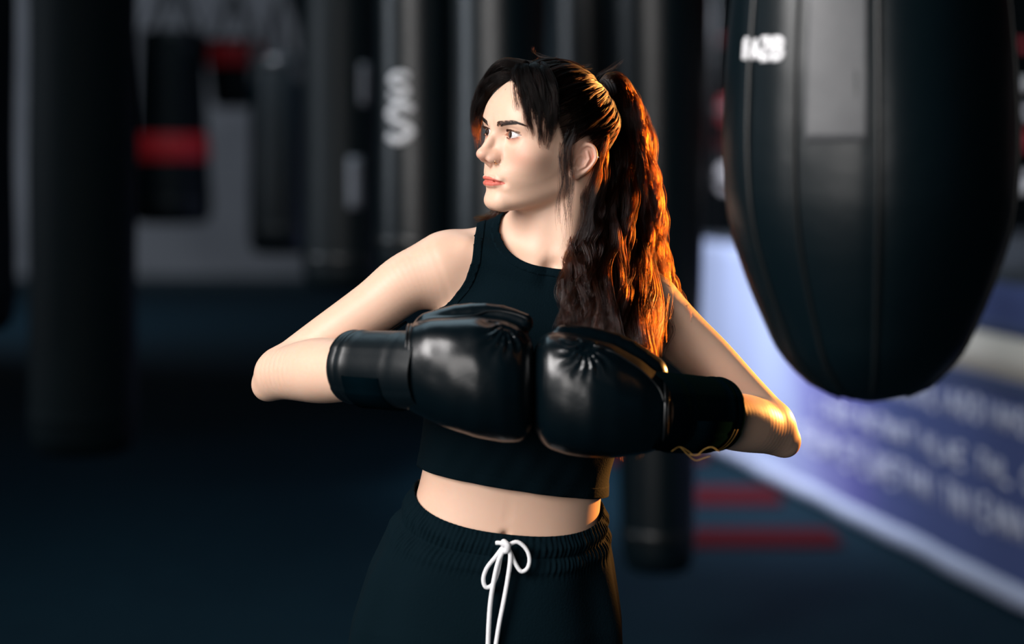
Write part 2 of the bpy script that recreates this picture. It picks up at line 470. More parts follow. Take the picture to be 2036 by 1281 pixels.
def body_sdf(P):
    P = np.asarray(P, float)
    d = torso_sdf(P)
    c = P * 100; x, y, z = c[:, 0], c[:, 1], c[:, 2]
    # neck and its two cords
    nk = rcone(x, y, z, cm(NECK_TOP), cm(NECK_BASE), 5.0, 5.7)
    nk = smin(nk, rcone(x, y, z, cm(from_head(0., -4.0, -4.0)), cm(from_torso(0.2, 4.5, 38.0)), 5.2, 5.8), 2.0)
    for s in (1, -1):
        mast = cm(from_head(4.6 * s, -2.4, -4.5)); no = cm(NOTCH + np.array([.012 * s, 0, -.004]))
        nk = smin(nk, rcone(x, y, z, mast, no, 1.5, .9), 2.2)
    d = smin(d, nk, 2.4)
    d = smax(d, -(vlen(x - NOTCH[0] * 100, y - NOTCH[1] * 100 + 1.4, z - NOTCH[2] * 100 - .4) - .7), 2.0)
    for pts, rad, k in ((ARM_R, ARM_RR, 3.2), (ARM_L, ARM_LR, 3.2)):
        m = near(P, pts, .16)
        if m.any(): d[m] = smin(d[m], limb(P[m], pts, rad), k)
    for pts, rad, tip, hand in ((FORE_R, FORE_RR, at(533, 766, .004), HAND_R), (FORE_L, FORE_LR, at(1560, 878, .004), HAND_L)):
        m = near(P, list(pts) + [hand], .13)
        if not m.any(): continue
        e = limb(P[m], pts, rad)
        q = c[m]; b = cm(tip)
        up = cm(ARM_R[-1] if pts is FORE_R else ARM_L[-1])
        ol = rcone(q[:, 0], q[:, 1], q[:, 2], b, up, 2.1, 3.0)
        e = smin(e, ol, 1.6)
        ol2 = rcone(q[:, 0], q[:, 1], q[:, 2], b, cm(pts[1]), 2.0, 3.2)
        e = smin(e, ol2, 1.2)
        w = cm(pts[-1]); hd = cm(hand)                     # the fist closed inside the glove
        fist = rcone(q[:, 0], q[:, 1], q[:, 2], w, hd, 2.8, 3.6)
        e = smin(e, fist, 1.0)
        d[m] = smin(d[m], e, .7)
    low = to_torso(P)[2] < -8
    if low.any():
        u, yy, t = to_torso(P[low]); e = d[low]
        X, Y, Z = c[low].T
        for hip, knee, ankle in LEGS:
            A, B, D = cm(from_torso(*hip)), cm(from_torso(*knee)), cm(from_torso(*ankle))
            B = (B[0], B[1], 46.0); D = (D[0], D[1], 9.0)
            e = smin(e, rcone(X, Y, Z, A, B, 8.2, 5.4), 3.0)
            e = smin(e, rcone(X, Y, Z, B, (D[0], D[1], 30), 5.0, 5.2), 2.0)
            e = smin(e, rcone(X, Y, Z, (D[0], D[1], 30), D, 5.2, 3.4), 2.0)
            e = smin(e, rcone(X, Y, Z, (D[0], D[1] + 2, 4.5), (D[0] - .5, D[1] - 15, 3.0), 3.2, 2.6), 2.5)
        d[low] = e
    top = P[:, 2] > HC[2] - .16
    if top.any():
        q, p, h = to_head(P[top])
        d[top] = smin(d[top], head_sdf(q, p, h), 1.6)
    return d * 0.01

def skin_material():
    m = bpy.data.materials.new('skin'); m.use_nodes = True
    nt = m.node_tree; b = nt.nodes['Principled BSDF']
    def mix(a, c, fac):
        mx = nt.nodes.new('ShaderNodeMix'); mx.data_type = 'RGBA'
        for key, v in (('A', a), ('B', c)):
            if isinstance(v, tuple): mx.inputs[key].default_value = (*v, 1)
            else: nt.links.new(v, mx.inputs[key])
        if isinstance(fac, float): mx.inputs['Factor'].default_value = fac
        else: nt.links.new(fac, mx.inputs['Factor'])
        return mx.outputs['Result']
    tc = nt.nodes.new('ShaderNodeTexCoord')
    nz = nt.nodes.new('ShaderNodeTexNoise'); nz.inputs['Scale'].default_value = 28; nz.inputs['Detail'].default_value = 5
    nt.links.new(tc.outputs['Object'], nz.inputs['Vector'])
    col = mix((.72, .485, .360), (.66, .415, .300), nz.outputs['Fac'])
    def attr(n):
        a = nt.nodes.new('ShaderNodeAttribute'); a.attribute_name = n; return a.outputs['Fac']
    col = mix(col, (.66, .30, .22), attr('blush'))
    col = mix(col, (.56, .135, .10), attr('lips'))
    col = mix(col, (.018, .010, .007), attr('scalp'))
    nt.links.new(col, b.inputs['Base Color'])
    b.inputs['Roughness'].default_value = .46
    b.inputs['Specular IOR Level'].default_value = .38
    b.inputs['Subsurface Weight'].default_value = .25
    b.inputs['Subsurface Radius'].default_value = (1.0, .35, .18)
    b.inputs['Subsurface Scale'].default_value = .006
    n2 = nt.nodes.new('ShaderNodeTexNoise'); n2.inputs['Scale'].default_value = 900; n2.inputs['Detail'].default_value = 2
    nt.links.new(tc.outputs['Object'], n2.inputs['Vector'])
    bp = nt.nodes.new('ShaderNodeBump'); bp.inputs['Strength'].default_value = .12; bp.inputs['Distance'].default_value = .0006
    nt.links.new(n2.outputs['Fac'], bp.inputs['Height']); nt.links.new(bp.outputs['Normal'], b.inputs['Normal'])
    return m

def build_body(parent):
    V, Q = surface_nets(body_sdf, (-.42, -.36, 0.0), (.46, .22, 1.70), .0025 if FINE else .004)
    hp = to_head(V[Q].mean(1))
    Q = Q.astype(np.int64)
    Vn, Qn, rest, ng = subdivide(V, Q, (hp[2] > -12.5) & (hp[1] > -6))
    allq = np.concatenate([Qn, rest])
    hp = to_head(Vn[allq].mean(1))
    m2 = (hp[1] > 5.5) & (hp[2] > -8.6) & (hp[2] < 2.2) & (np.abs(hp[0]) < 5.4)
    m2 |= (np.abs(hp[0]) > 6.2) & (np.abs(hp[1] + 1) < 2.6) & (np.abs(hp[2] + 1) < 3.6)
    V3, Q3, rest3, ng3 = subdivide(Vn, allq, m2)
    V3 = project(body_sdf, V3, 2)
    F4 = np.concatenate([Q3, rest3])
    hd = np.where(to_head(V3)[2] > -14)[0]; inv = np.full(len(V3), -1); inv[hd] = np.arange(len(hd))
    E = inv[np.concatenate([F4[:, [i, (i + 1) % 4]] for i in range(4)])]; E = E[(E >= 0).all(1)]
    W = V3[hd]; n_ = np.bincount(E[:, 0], minlength=len(W)) + np.bincount(E[:, 1], minlength=len(W)); deg = n_.copy()
    for _ in range(3):                                      # even out the net, then back onto the surface
        S_ = np.stack([np.bincount(E[:, 0], W[E[:, 1], k], len(W)) + np.bincount(E[:, 1], W[E[:, 0], k], len(W)) for k in range(3)], 1)
        W = np.where(n_[:, None] >= 6, .4 * W + .6 * S_ / np.maximum(n_, 1)[:, None], W)
        W = project(body_sdf, W, 1)
    V3[hd] = W
    print('BODY', len(V3), len(hd))
    F = F4.tolist() + ng + ng3
    o = mesh_obj('body', V3, F, skin_material(), parent)
    q, p, h = to_head(V3); a = np.abs(q)
    m = mouth_line(a)
    e1 = np.clip(1 - (a / 2.5) ** 2, 0, 1)
    hu = m + .60 * e1 ** .75 - .10 * np.exp(-(a / .28) ** 2); hl = m - .80 * e1 ** .8
    sm = lambda x: np.clip(.5 + x / .14, 0, 1)
    lips = sm(hu - h) * sm(h - hl) * (p > 7.5) * (a < 2.5) * (h > -9) * (h < -5)
    blush = .55 * np.exp(-(((a - 4.2) / 2.0) ** 2 + ((h + 2.9) / 1.6) ** 2)) * (p > 4)
    blush += .6 * np.exp(-(((a) / 1.2) ** 2 + ((h + 3.4) / .9) ** 2)) * (p > 9.5)
    blush += .6 * np.exp(-(((a - 7.4) / .9) ** 2 + ((p + 1.2) / 2.2) ** 2 + ((h + 2.2) / 2.8) ** 2))
    s, mid, up, lo = lid_curves(a)
    blush += .7 * np.exp(-((h - lo + .12) / .22) ** 2) * (p > 7.2) * (np.abs(a - EYE[0]) < 1.5)
    scalp = np.clip(.5 + (h - hairline(p) - .25) / 1.2, 0, 1) * ((a < 7.9) | (h > 2) | (p < -4)) * (h > -8)
    for n, v in (('lips', lips), ('scalp', scalp), ('blush', np.clip(blush, 0, 1))):
        at_ = o.data.attributes.new(n, 'FLOAT', 'POINT'); at_.data.foreach_set('value', v.astype(np.float32))
    return o

def build_eye(parent, side):
    m = bpy.data.materials.new('eye'); m.use_nodes = True
    nt = m.node_tree; b = nt.nodes['Principled BSDF']
    a = nt.nodes.new('ShaderNodeAttribute'); a.attribute_name = 'axis'
    r = nt.nodes.new('ShaderNodeValToRGB'); cr = r.color_ramp
    cr.elements[0].position = 0; cr.elements[0].color = (.004, .003, .003, 1)
    cr.elements[1].position = 1; cr.elements[1].color = (.60, .56, .54, 1)
    for pos, c in ((.135, (.004, .003, .003)), (.155, (.035, .016, .009)), (.31, (.028, .013, .008)), (.37, (.012, .008, .007)), (.415, (.55, .50, .49)), (.55, (.62, .59, .58))):
        e = cr.elements.new(pos); e.color = (*c, 1)
    nt.links.new(a.outputs['Fac'], r.inputs['Fac']); nt.links.new(r.outputs['Color'], b.inputs['Base Color'])
    b.inputs['Roughness'].default_value = .08; b.inputs['Coat Weight'].default_value = .6; b.inputs['Coat Roughness'].default_value = .03
    gy = math.radians(4)                                  # the eyes look further round than the face
    g = np.array([-math.sin(gy), math.cos(gy), .02]); g /= np.linalg.norm(g)
    e1 = np.cross(g, [0, 0, 1.0]); e1 /= np.linalg.norm(e1); e2 = np.cross(e1, g)
    V, F, ax = [], [], []; nr, ns = 100, 72
    V.append(g * EYE_R * 1.02); ax.append(0)
    for i in range(1, nr):
        th = math.pi * (i / nr) ** 1.3
        rr = EYE_R * (1 + .025 * math.exp(-(th / .38) ** 4))
        for k in range(ns):
            f = 2 * math.pi * k / ns
            V.append(rr * (g * math.cos(th) + math.sin(th) * (e1 * math.cos(f) + e2 * math.sin(f)))); ax.append(math.sin(th) if th < 1.5 else 1)
    V.append(-g * EYE_R); ax.append(1)
    for k in range(ns): F.append((0, 1 + k, 1 + (k + 1) % ns))
    for i in range(nr - 2):
        for k in range(ns):
            A = 1 + i * ns; B = A + ns
            F.append((A + k, B + k, B + (k + 1) % ns, A + (k + 1) % ns))
    A = 1 + (nr - 2) * ns
    for k in range(ns): F.append((A + k, len(V) - 1, A + (k + 1) % ns))
    V = np.array(V) + np.array([EYE[0] * side, EYE[1], EYE[2]])
    o = mesh_obj('eye', from_head(V[:, 0], V[:, 1], V[:, 2]), F, m, parent)
    t = o.data.attributes.new('axis', 'FLOAT', 'POINT'); t.data.foreach_set('value', np.array(ax, np.float32))
    return o
# ------------------------------------------------------------------ hair strands
def hair_material(name, melanin=.93, red=.55, rough=.30, ior=1.5):
    m = bpy.data.materials.new(name); m.use_nodes = True
    nt = m.node_tree; nt.nodes.remove(nt.nodes['Principled BSDF'])
    h = nt.nodes.new('ShaderNodeBsdfHairPrincipled'); h.parametrization = 'MELANIN'
    h.inputs['Melanin'].default_value = melanin; h.inputs['Melanin Redness'].default_value = red
    h.inputs['Roughness'].default_value = rough; h.inputs['Radial Roughness'].default_value = .45
    h.inputs['IOR'].default_value = ior
    h.inputs['Random Color'].default_value = .15; h.inputs['Random Roughness'].default_value = .2
    nt.links.new(h.outputs[0], nt.nodes['Material Output'].inputs['Surface'])
    return m

def strands_obj(name, S, rad, mat, parent):
    """S: (strands, points, 3) in metres"""
    S = np.asarray(S); n, k = S.shape[:2]
    cv = bpy.data.hair_curves.new(name); cv.add_curves([k] * n)
    off = parent_world(parent)
    cv.attributes['position'].data.foreach_set('vector', (S - off).reshape(-1).astype(np.float32))
    r = np.linspace(1, .35, k)[None] * np.ones((n, 1)) * (rad if np.isscalar(rad) else np.asarray(rad)[:, None])
    a = cv.attributes.get('radius') or cv.attributes.new('radius', 'FLOAT', 'POINT')
    a.data.foreach_set('value', r.reshape(-1).astype(np.float32))
    cv.materials.append(mat)
    return link(bpy.data.objects.new(name, cv), parent)

def lock(guide, n, width, pts=26, locks=8, tight=.30, wave=.004, freq=5.0, frizz=.0015, trim=.25, flat=1.0):
    """n strands along a guide; width: radius (m) at equal steps along it; strands gather into locks"""
    G = spline(guide, pts); T = np.gradient(G, axis=0); T /= np.linalg.norm(T, axis=1)[:, None]
    side = np.cross(T, [0, 1.0, 0.05]); side /= np.linalg.norm(side, axis=1)[:, None]; dep = np.cross(side, T)
    w = np.interp(np.linspace(0, 1, pts), np.linspace(0, 1, len(width)), width)
    t = np.linspace(0, 1, pts)
    def disc(m):
        a = RNG.uniform(0, 2 * np.pi, m); r = np.sqrt(RNG.uniform(0, 1, m)); return np.stack([r * np.cos(a), r * np.sin(a) * flat], 1)
    c = disc(locks); li = RNG.integers(0, locks, n)
    ph = RNG.uniform(0, 6.28, (locks, 4)); fq = freq * RNG.uniform(.75, 1.3, (locks, 2))
    own = disc(n)
    tt = (1 - tight) * np.minimum(1, t * 3)[None, :, None] + .0
    o = c[li][:, None, :] * tt + own[:, None, :] * (1 - tt) + own[:, None, :] * tight * .25
    O = o * w[None, :, None]
    env = np.minimum(1, t * 2.5)
    wv = np.stack([np.sin(fq[li, 0, None] * 6.28 * t + ph[li, 0, None]), np.cos(fq[li, 1, None] * 6.28 * t + ph[li, 1, None])], -1) * wave * env[None, :, None]
    fz = np.cumsum(RNG.normal(0, 1, (n, pts, 2)), 1); fz -= fz[:, :1]; fz *= frizz / math.sqrt(pts) * 1.0
    O = O + wv + fz * env[None, :, None]
    S = G[None] + O[..., :1] * side[None] + O[..., 1:] * dep[None]
    # strands end at different places
    cut = 1 - trim * (.5 * RNG.uniform(0, 1, locks)[li] + .5 * RNG.uniform(0, 1, n) ** 1.3)
    u = t[None] * cut[:, None] * (pts - 1); i = np.minimum(u.astype(int), pts - 2); f = (u - i)[..., None]
    ar = np.arange(n)[:, None]
    return S[ar, i] * (1 - f) + S[ar, i + 1] * f

TIE = np.array([.2, -8.3, 7.6])
def build_hair(parent):
    hm = hair_material('dark_brown_hair')
    cen = np.array([0, .7, 2.4]); rad = np.array([7.05, 9.0, 8.3])
    # hair combed back over the skull to the tie
    n = 12000 if FINE else 3000; k = 18
    D = RNG.normal(0, 1, (n * 5, 3)); D /= np.linalg.norm(D, axis=1)[:, None]
    def skull_scale(N):
        sh = N.shape[:-1]; M = (N * rad).reshape(-1, 3); lo = np.full(len(M), .8); hi = np.full(len(M), 1.35)
        for _ in range(14):
            m_ = (lo + hi) / 2; W = cen + M * m_[:, None]; ins = skull_sdf(W[:, 0], W[:, 1], W[:, 2]) < 0
            lo = np.where(ins, m_, lo); hi = np.where(ins, hi, m_)
        return ((lo + hi) / 2).reshape(sh)
    R = cen + D * rad * skull_scale(D)[:, None]
    ok = (R[:, 2] > hairline(R[:, 1]) + .1) & (R[:, 2] > -6)
    R = R[ok][:n]; D = D[ok][:n]; n = len(R)
    tie_n = (TIE - cen) / rad; tie_n /= np.linalg.norm(tie_n)
    ends = tie_n + RNG.normal(0, .05, (n, 3)); ends /= np.linalg.norm(ends, axis=1)[:, None]
    # neighbouring roots gather into combed locks
    cl = RNG.choice(n, 260, replace=False); near_i = np.argmin(((D[:, None] - D[cl][None]) ** 2).sum(-1), 1)
    om = np.arccos(np.clip((D * ends).sum(1), -1, .9999)); t = np.linspace(0, 1, k)
    sl = (np.sin((1 - t)[None] * om[:, None])[..., None] * D[:, None] + np.sin(t[None] * om[:, None])[..., None] * ends[:, None]) / np.sin(om)[:, None, None]
    g = sl[cl][near_i]
    wgt = (np.sin(t * np.pi) ** .8 * .80)[None, :, None]
    sl = sl * (1 - wgt) + g * wgt
    sl /= np.linalg.norm(sl, axis=-1)[..., None]
    lift = .006 + RNG.uniform(0, 1, (n, 1)) * .026 + (RNG.uniform(-1, 1, 260)[near_i] * .026)[:, None] + .05 * (t[None] ** 2) + .028 * np.sin(t * np.pi)[None]
    wob = np.sin(t[None] * 9 + RNG.uniform(0, 6, 260)[near_i][:, None]) * .012
    lift = lift * np.minimum(1, t * 5 + .15)[None] + wob * np.minimum(1, t * 3)[None]
    P = cen + rad * sl * (skull_scale(sl) + lift)[..., None]
    strands_obj('scalp_hair', from_head(P[..., 0], P[..., 1], P[..., 2]), .00014 + .00026 * RNG.uniform(0, 1, n) ** 3, hm, parent)
    # curtain fringe, both sides of the parting, and wisps before the ear
    S = []
    def hl(pts): return [from_head(*p) for p in pts]
    m = 1.0 if FINE else .4
    near_ = [([(.2, 6.7, 8.4), (1.4, 8.0, 8.1), (3.0, 8.2, 7.5), (4.8, 7.7, 6.0), (6.0, 6.9, 3.8), (6.7, 6.2, 1.2)], 300),
             ([(.3, 5.8, 9.6), (2.0, 8.0, 9.6), (4.1, 8.6, 7.2), (5.2, 8.3, 4.2), (5.8, 7.9, 1.6), (6.1, 7.4, -.6)], 330),
             ([(.3, 5.2, 9.9), (2.4, 7.2, 9.9), (4.8, 7.6, 7.3), (6.1, 7.1, 4.0), (6.5, 6.6, 1.0), (6.7, 6.2, -1.6)], 420),
             ([(.3, 4.4, 10.2), (2.8, 6.0, 10.0), (5.4, 6.3, 7.4), (6.7, 5.9, 4.2), (7.0, 5.5, 1.2), (7.1, 5.2, -2.2)], 420),
             ([(.3, 3.4, 10.4), (3.4, 4.6, 9.9), (6.2, 5.0, 7.2), (7.2, 4.8, 4.4), (7.3, 4.9, 2.0), (7.1, 5.2, -.2)], 260)]
    for g, c in near_:
        S.append(lock(hl(g), int(c * m), [.003, .007, .009, .008, .006, .003], 22, 10, .30, .0022, 2.0, .0016, .52, .45))
    S.append(lock(hl([(.4, 6.2, 9.4), (1.7, 8.5, 9.2), (3.4, 9.3, 7.2), (4.2, 9.4, 5.0), (4.5, 9.4, 3.2)]), int(46 * m), [.003, .005, .005, .004, .002], 20, 4, .3, .002, 1.5, .002, .4, .6))
    far_ = [([(-.2, 5.8, 9.6), (-2.4, 8.1, 9.7), (-5.0, 8.9, 7.4), (-6.3, 9.2, 4.2), (-6.7, 9.2, 1.2), (-6.4, 8.9, -1.4)], 420),
            ([(-.2, 5.0, 9.9), (-2.8, 7.2, 10.0), (-5.8, 8.0, 7.6), (-7.2, 8.6, 4.2), (-7.5, 8.6, 1.0), (-7.1, 8.3, -2.4)], 420),
            ([(-.2, 4.0, 10.2), (-3.4, 6.0, 10.0), (-6.6, 7.0, 7.4), (-7.9, 7.6, 3.8), (-7.9, 7.6, .4), (-7.4, 7.6, -3.4)], 300)]
    far_.append(([(-.1, 6.3, 8.7), (-1.8, 8.3, 8.1), (-4.2, 8.75, 6.6), (-5.8, 8.7, 4.2), (-6.4, 8.6, 1.6), (-6.3, 8.4, -.6)], 420))
    far_.append(([(-.1, 6.8, 8.2), (-1.6, 8.35, 7.5), (-3.6, 8.95, 6.2), (-5.0, 9.0, 4.4), (-5.8, 8.9, 2.4), (-6.0, 8.9, .6)], 300))
    far_.append(([(-.1, 6.8, 8.3), (-1.5, 8.2, 7.9), (-3.4, 8.45, 7.0), (-5.2, 8.2, 5.4), (-6.5, 7.6, 3.2), (-7.0, 7.0, .6)], 420))
    for g, c in far_:
        S.append(lock(hl(g), int(c * m), [.004, .008, .009, .007, .005, .003], 22, 9, .35, .002, 2.0, .0016, .6, .45))
    fringe = np.concatenate([s if s.shape[1] == 22 else np.stack([spline(x, 22) for x in s]) for s in S])
    strands_obj('fringe', fringe, .00019, hair_material('dark_fringe_hair', .97, .5, .34, 1.24), parent)
    S = []
    for g, c, w in ((((6.6, .6, 5.0), (7.15, 2.2, 2.0), (7.0, 2.8, -1.4), (6.9, 2.3, -6), (6.5, 2.0, -10.5), (6.6, 1.2, -16)), 60, .0035),
                    (((6.6, -.2, 5.0), (7.3, 1.4, 2.0), (7.2, 2.0, -1.8), (7.3, 1.6, -7), (7.0, 1.0, -12), (6.8, 1.5, -18.5)), 70, .004),
                    (((6.7, -1.0, 4.6), (7.35, .9, 1.6), (7.4, 1.6, -2.4), (7.7, .9, -8), (7.4, .2, -13), (7.2, .2, -20)), 60, .004),
                    (((5.8, -5.2, 3.5), (6.2, -4.4, -.5), (6.3, -3.4, -4.5), (7.2, -2.2, -9), (7.2, -1.6, -14), (7.4, -1.0, -19)), 260, .012)):
        S.append(lock(hl(g), int(c * m), [w * .5, w, w, w, w * .8], 24, 6, .3, .0028, 2.6, .0015, .5, .6))
    strands_obj('side_strands', np.concatenate(S), .00014, hm, parent)
    # the long wavy ponytail, drawn forward over her left shoulder
    tie = from_head(*TIE)
    up = from_head(.6, -9.8, 8.6)
    def tail(pts): return [tie, up] + [at(*p) for p in pts]
    T = [  # guide, strands, radii, locks
        (tail([(1250, 205, .075), (1272, 300, .075), (1284, 400, .07), (1290, 490, .055), (1294, 570, .02), (1302, 650, -.055), (1298, 730, -.085)]), 2500, [.012, .018, .021, .026, .028, .028, .030, .030, .022], 26),
        (tail([(1243, 215, .08), (1256, 310, .075), (1262, 410, .065), (1262, 500, .04), (1262, 585, -.03), (1262, 665, -.10), (1260, 760, -.118), (1246, 860, -.112), (1240, 918, -.105)]), 2900, [.012, .018, .023, .028, .032, .034, .036, .034, .03, .024, .02], 30),
        (tail([(1232, 225, .07), (1228, 320, .05), (1218, 415, .025), (1208, 505, -.01), (1200, 590, -.075), (1195, 670, -.118), (1200, 760, -.122), (1210, 860, -.115)]), 2600, [.010, .016, .022, .028, .032, .035, .036, .036, .030, .02], 28),
        ([from_head(2.6, -5.6, 3.5), from_head(4.6, -5.4, -2.8)] + [at(*p) for p in ((1172, 420, -.005), (1160, 500, -.035), (1150, 580, -.085), (1150, 660, -.115), (1165, 740, -.125))], 1500, [.008, .015, .022, .026, .026, .028, .026], 22),
        ([from_head(1.6, -6.6, 4.0), from_head(3.3, -6.9, -3.5)] + [at(*p) for p in ((1205, 430, .03), (1195, 510, .0), (1190, 590, -.07), (1190, 660, -.115), (1195, 740, -.125))], 1500, [.008, .016, .024, .03, .03, .03, .026], 22),
        (tail([(1262, 215, .08), (1288, 330, .085), (1300, 430, .08), (1318, 510, .06), (1342, 575, .045), (1358, 620, -.005), (1372, 665, -.03)]), 110, [.010, .012, .010, .007, .006, .004, .004, .004, .003], 4),
        (tail([(1245, 235, .07), (1240, 330, .06), (1230, 440, .02), (1215, 540, -.06), (1125, 580, -.112), (1118, 620, -.12), (1128, 652, -.121)]), 0, [.01] * 9, 3),
    ]
    S = [lock(g, int(c * m), w, 30, int(L * 2.4), .12, .0065, 5.0, .0026, .40, .8) for g, c, w, L in T if c]
    S.append(lock([at(1118, 555, -.112), at(1119, 585, -.117), at(1117, 615, -.12), at(1121, 640, -.12), at(1132, 655, -.12)], int(30 * m), [.002, .0025, .002, .0015], 30, 2, .3, .001, 2, .0008, .2))
    S.append(lock([from_head(-1, -8, -2), from_head(-3.5, -6.5, -7), at(1010, 420, .07), at(980, 436, .065), at(940, 440, .06)], int(320 * m), [.012, .014, .013, .011, .006], 30, 8, .3, .002, 2, .002, .3))
    S = np.concatenate(S)
    strands_obj('ponytail', S, .00018 + .00040 * RNG.uniform(0, 1, len(S)) ** 3, hair_material('brown_ponytail_hair', .83, .60, .28, 1.45), parent)
    # stray hairs at the crown and along the tail
    F = []
    for g, c in (([from_head(.3, -7.0, 9.0), at(1195, 148, .03), at(1222, 132, .025), at(1248, 112, .02)], 16), ([from_head(.6, 1.0, 11.0), at(1068, 108, 0), at(1061, 98, 0), at(1064, 88, 0)], 7),
                 ([from_head(.2, -6.0, 9.8), at(1150, 142, .01), at(1162, 132, .01), at(1178, 126, .01)], 12)):
        F.append(lock(g, c, [.006, .005, .004, .003], 16, 5, .5, .001, 2, .002, .4))
    for i in range(70):
        y0 = RNG.uniform(300, 640); x0 = np.interp(y0, [300, 450, 560, 640], [1290, 1315, 1325, 1340]) - RNG.uniform(0, 60)
        a = at(x0, y0, .05 if y0 < 560 else -.02)
        d = np.array([RNG.uniform(-.01, .03), RNG.uniform(-.02, .02), -RNG.uniform(.02, .06)])
        F.append(np.stack([a + d * s + np.array([.004 * math.sin(3 * s + i), .0, 0]) for s in np.linspace(0, 1, 16)])[None])
    for i in range(60):
        d0 = RNG.normal(0, 1, 3); d0[2] = abs(d0[2]) + .4; d0 /= np.linalg.norm(d0)
        a = cen + rad * d0 * 1.02; e = a + d0 * RNG.uniform(.3, 1.1) + np.array([RNG.uniform(-.6, .6), -RNG.uniform(.3, 1.6), 0])
        p = np.linspace(a, e, 16) + (d0 * .25)[None] * np.sin(np.linspace(0, 3.1, 16))[:, None]
        F.append(from_head(p[:, 0], p[:, 1], p[:, 2])[None])
    strands_obj('stray_hairs', np.concatenate(F), .00010, hm, parent)
    b = MB(); axis = from_head(.45, -9.3, 8.2) - tie; axis /= np.linalg.norm(axis)
    s1 = np.cross(axis, [0, 0, 1.0]); s1 /= np.linalg.norm(s1); s2 = np.cross(axis, s1)
    for k_ in range(3):
        c = tie + axis * (.004 + .004 * k_)
        b.tube([c + .0125 * (s1 * math.cos(f) + s2 * math.sin(f)) for f in np.linspace(0, 6.283, 24, endpoint=False)], .0028, 8, True)
    b.build('hair_tie', principled('hair_tie_elastic', (.01, .01, .012), .7), parent, True)

def face_front(q, h):
    """p of the face surface"""
    lo = np.full(q.shape, 5.0); hi = np.full(q.shape, 12.5)
    for _ in range(26):
        m = (lo + hi) / 2; ins = head_sdf(q, m, h) < 0
        lo = np.where(ins, m, lo); hi = np.where(ins, hi, m)
    return (lo + hi) / 2

def build_brows_lashes(parent):
    hm = hair_material('brow_hair', .97, .4, .35)
    for s in (1, -1):
        n = 520; f = RNG.uniform(0, 1, n); v = RNG.uniform(-1, 1, n)
        q = 1.2 + 4.0 * f; hc = 1.28 + .85 * f - np.maximum(f - .72, 0) * 1.5
        th = .42 * np.interp(f, [0, .15, .6, 1], [.75, 1, .8, .25])
        h = hc + v * th; a = np.radians(np.interp(f, [0, .2, .6, 1], [58, 28, 10, -10])) - v * .35
        S = []
        for j in range(5):
            L = .62 * j / 4; qq = q + np.cos(a - .12 * j) * L; hh = h + np.sin(a - .12 * j) * L
            pp = face_front(qq, hh) + .03 + .05 * math.sin(j / 4 * 3.1)
            S.append(np.stack([qq * s, pp, hh], 1))
        S = np.stack(S, 1)
        strands_obj('eyebrow', from_head(S[..., 0], S[..., 1], S[..., 2]), .00011, hm, parent)
        # lashes on the two lid edges
        R = []
        for up_, cnt, ln in ((1, 170, .56), (0, 60, .28)):
            q = np.linspace(EYE[0] - 1.12, EYE[0] + 1.40, cnt) + RNG.normal(0, .02, cnt)
            _, mid, up, lo = lid_curves(q); hh = up + .02 if up_ else lo - .02
            vx = q - EYE[0]; pp = EYE[1] + np.sqrt(np.maximum(1.46 ** 2 - vx * vx - hh * hh, .15))
            out = np.stack([vx * .45, np.ones(cnt), np.zeros(cnt)], 1); out /= np.linalg.norm(out, axis=1)[:, None]
            l = ln * np.interp(vx, [-1.2, -.4, 1.5], [.45, .8, 1.15]) * RNG.uniform(.75, 1.1, cnt)
            for j in range(6):
                s_ = j / 5
                P = np.stack([q, pp, hh], 1) + out * (l * (s_ * .85))[:, None] + np.array([0, 0, 1.0]) * ((l * (s_ ** 2 * .75 - s_ * .18)) * (1 if up_ else -.8))[:, None]
                R.append(P) if j == 0 else None
                if j == 0: blk = [P]
                else: blk.append(P)
            R[-1] = np.stack(blk, 1)
        S = np.concatenate(R); S[..., 0] *= s
        strands_obj('eyelashes', from_head(S[..., 0], S[..., 1], S[..., 2]), .00017, hm, parent)

# ------------------------------------------------------------------ clothes
top_A = Table([20, 26.5, 28.4, 30, 32.4, 34, 36.8, 40.3, 44, 50], [26, 18.5, 15.2, 13.3, 11.8, 11.1, 10.6, 10.8, 10.9, 10.9], .35)
HEM_T = 6.4
def top_clip(P):
    u, y, t = to_torso(P); a = np.abs(u)
    back = np.clip((y + .5) / 3.0, 0, 1)
    tc_ = 46.5 + 3.2 * back; vv = np.maximum(tc_ - t, 0) / 8.8
    rr = ((a / 8.3) ** 2.6 + vv ** 2.6) ** (1 / 2.6) + 1e-6
    neck = 8.4 * (1 - rr)
    arm = a - top_A(np.clip(t, 20.1, 49.9))
    arm = np.where(t < 24, (a - 19) * .85, arm)
    hem = HEM_T - t
    return neck, arm * .85, hem

def shirt_base(P):
    P = np.asarray(P, float)
    d = torso_sdf(P)
    c = P * 100; x, y, z = c.T
    nk = rcone(x, y, z, cm(NECK_TOP), cm(NECK_BASE), 5.0, 5.7)
    d = smin(d, nk, 2.4)
    for pts, rad in ((ARM_R, ARM_RR), (ARM_L, ARM_LR)):
        m = near(P, pts, .16)
        if m.any(): d[m] = smin(d[m], limb(P[m], pts, rad), 3.2)
    return d
def shirt_sdf(P):
    u, y, t = to_torso(np.asarray(P, float))
    loose = .45 + .55 * np.clip((17 - t) / 10, 0, 1)         # hangs a little off the ribs
    fold = .10 * np.sin(u * .9 + t * .55) * np.clip((20 - t) / 8, 0, 1) + .07 * np.sin(u * 1.7 - t * .8 + 1) * np.clip((22 - t) / 8, 0, 1)
    return (shirt_base(P) - loose - fold) * .01

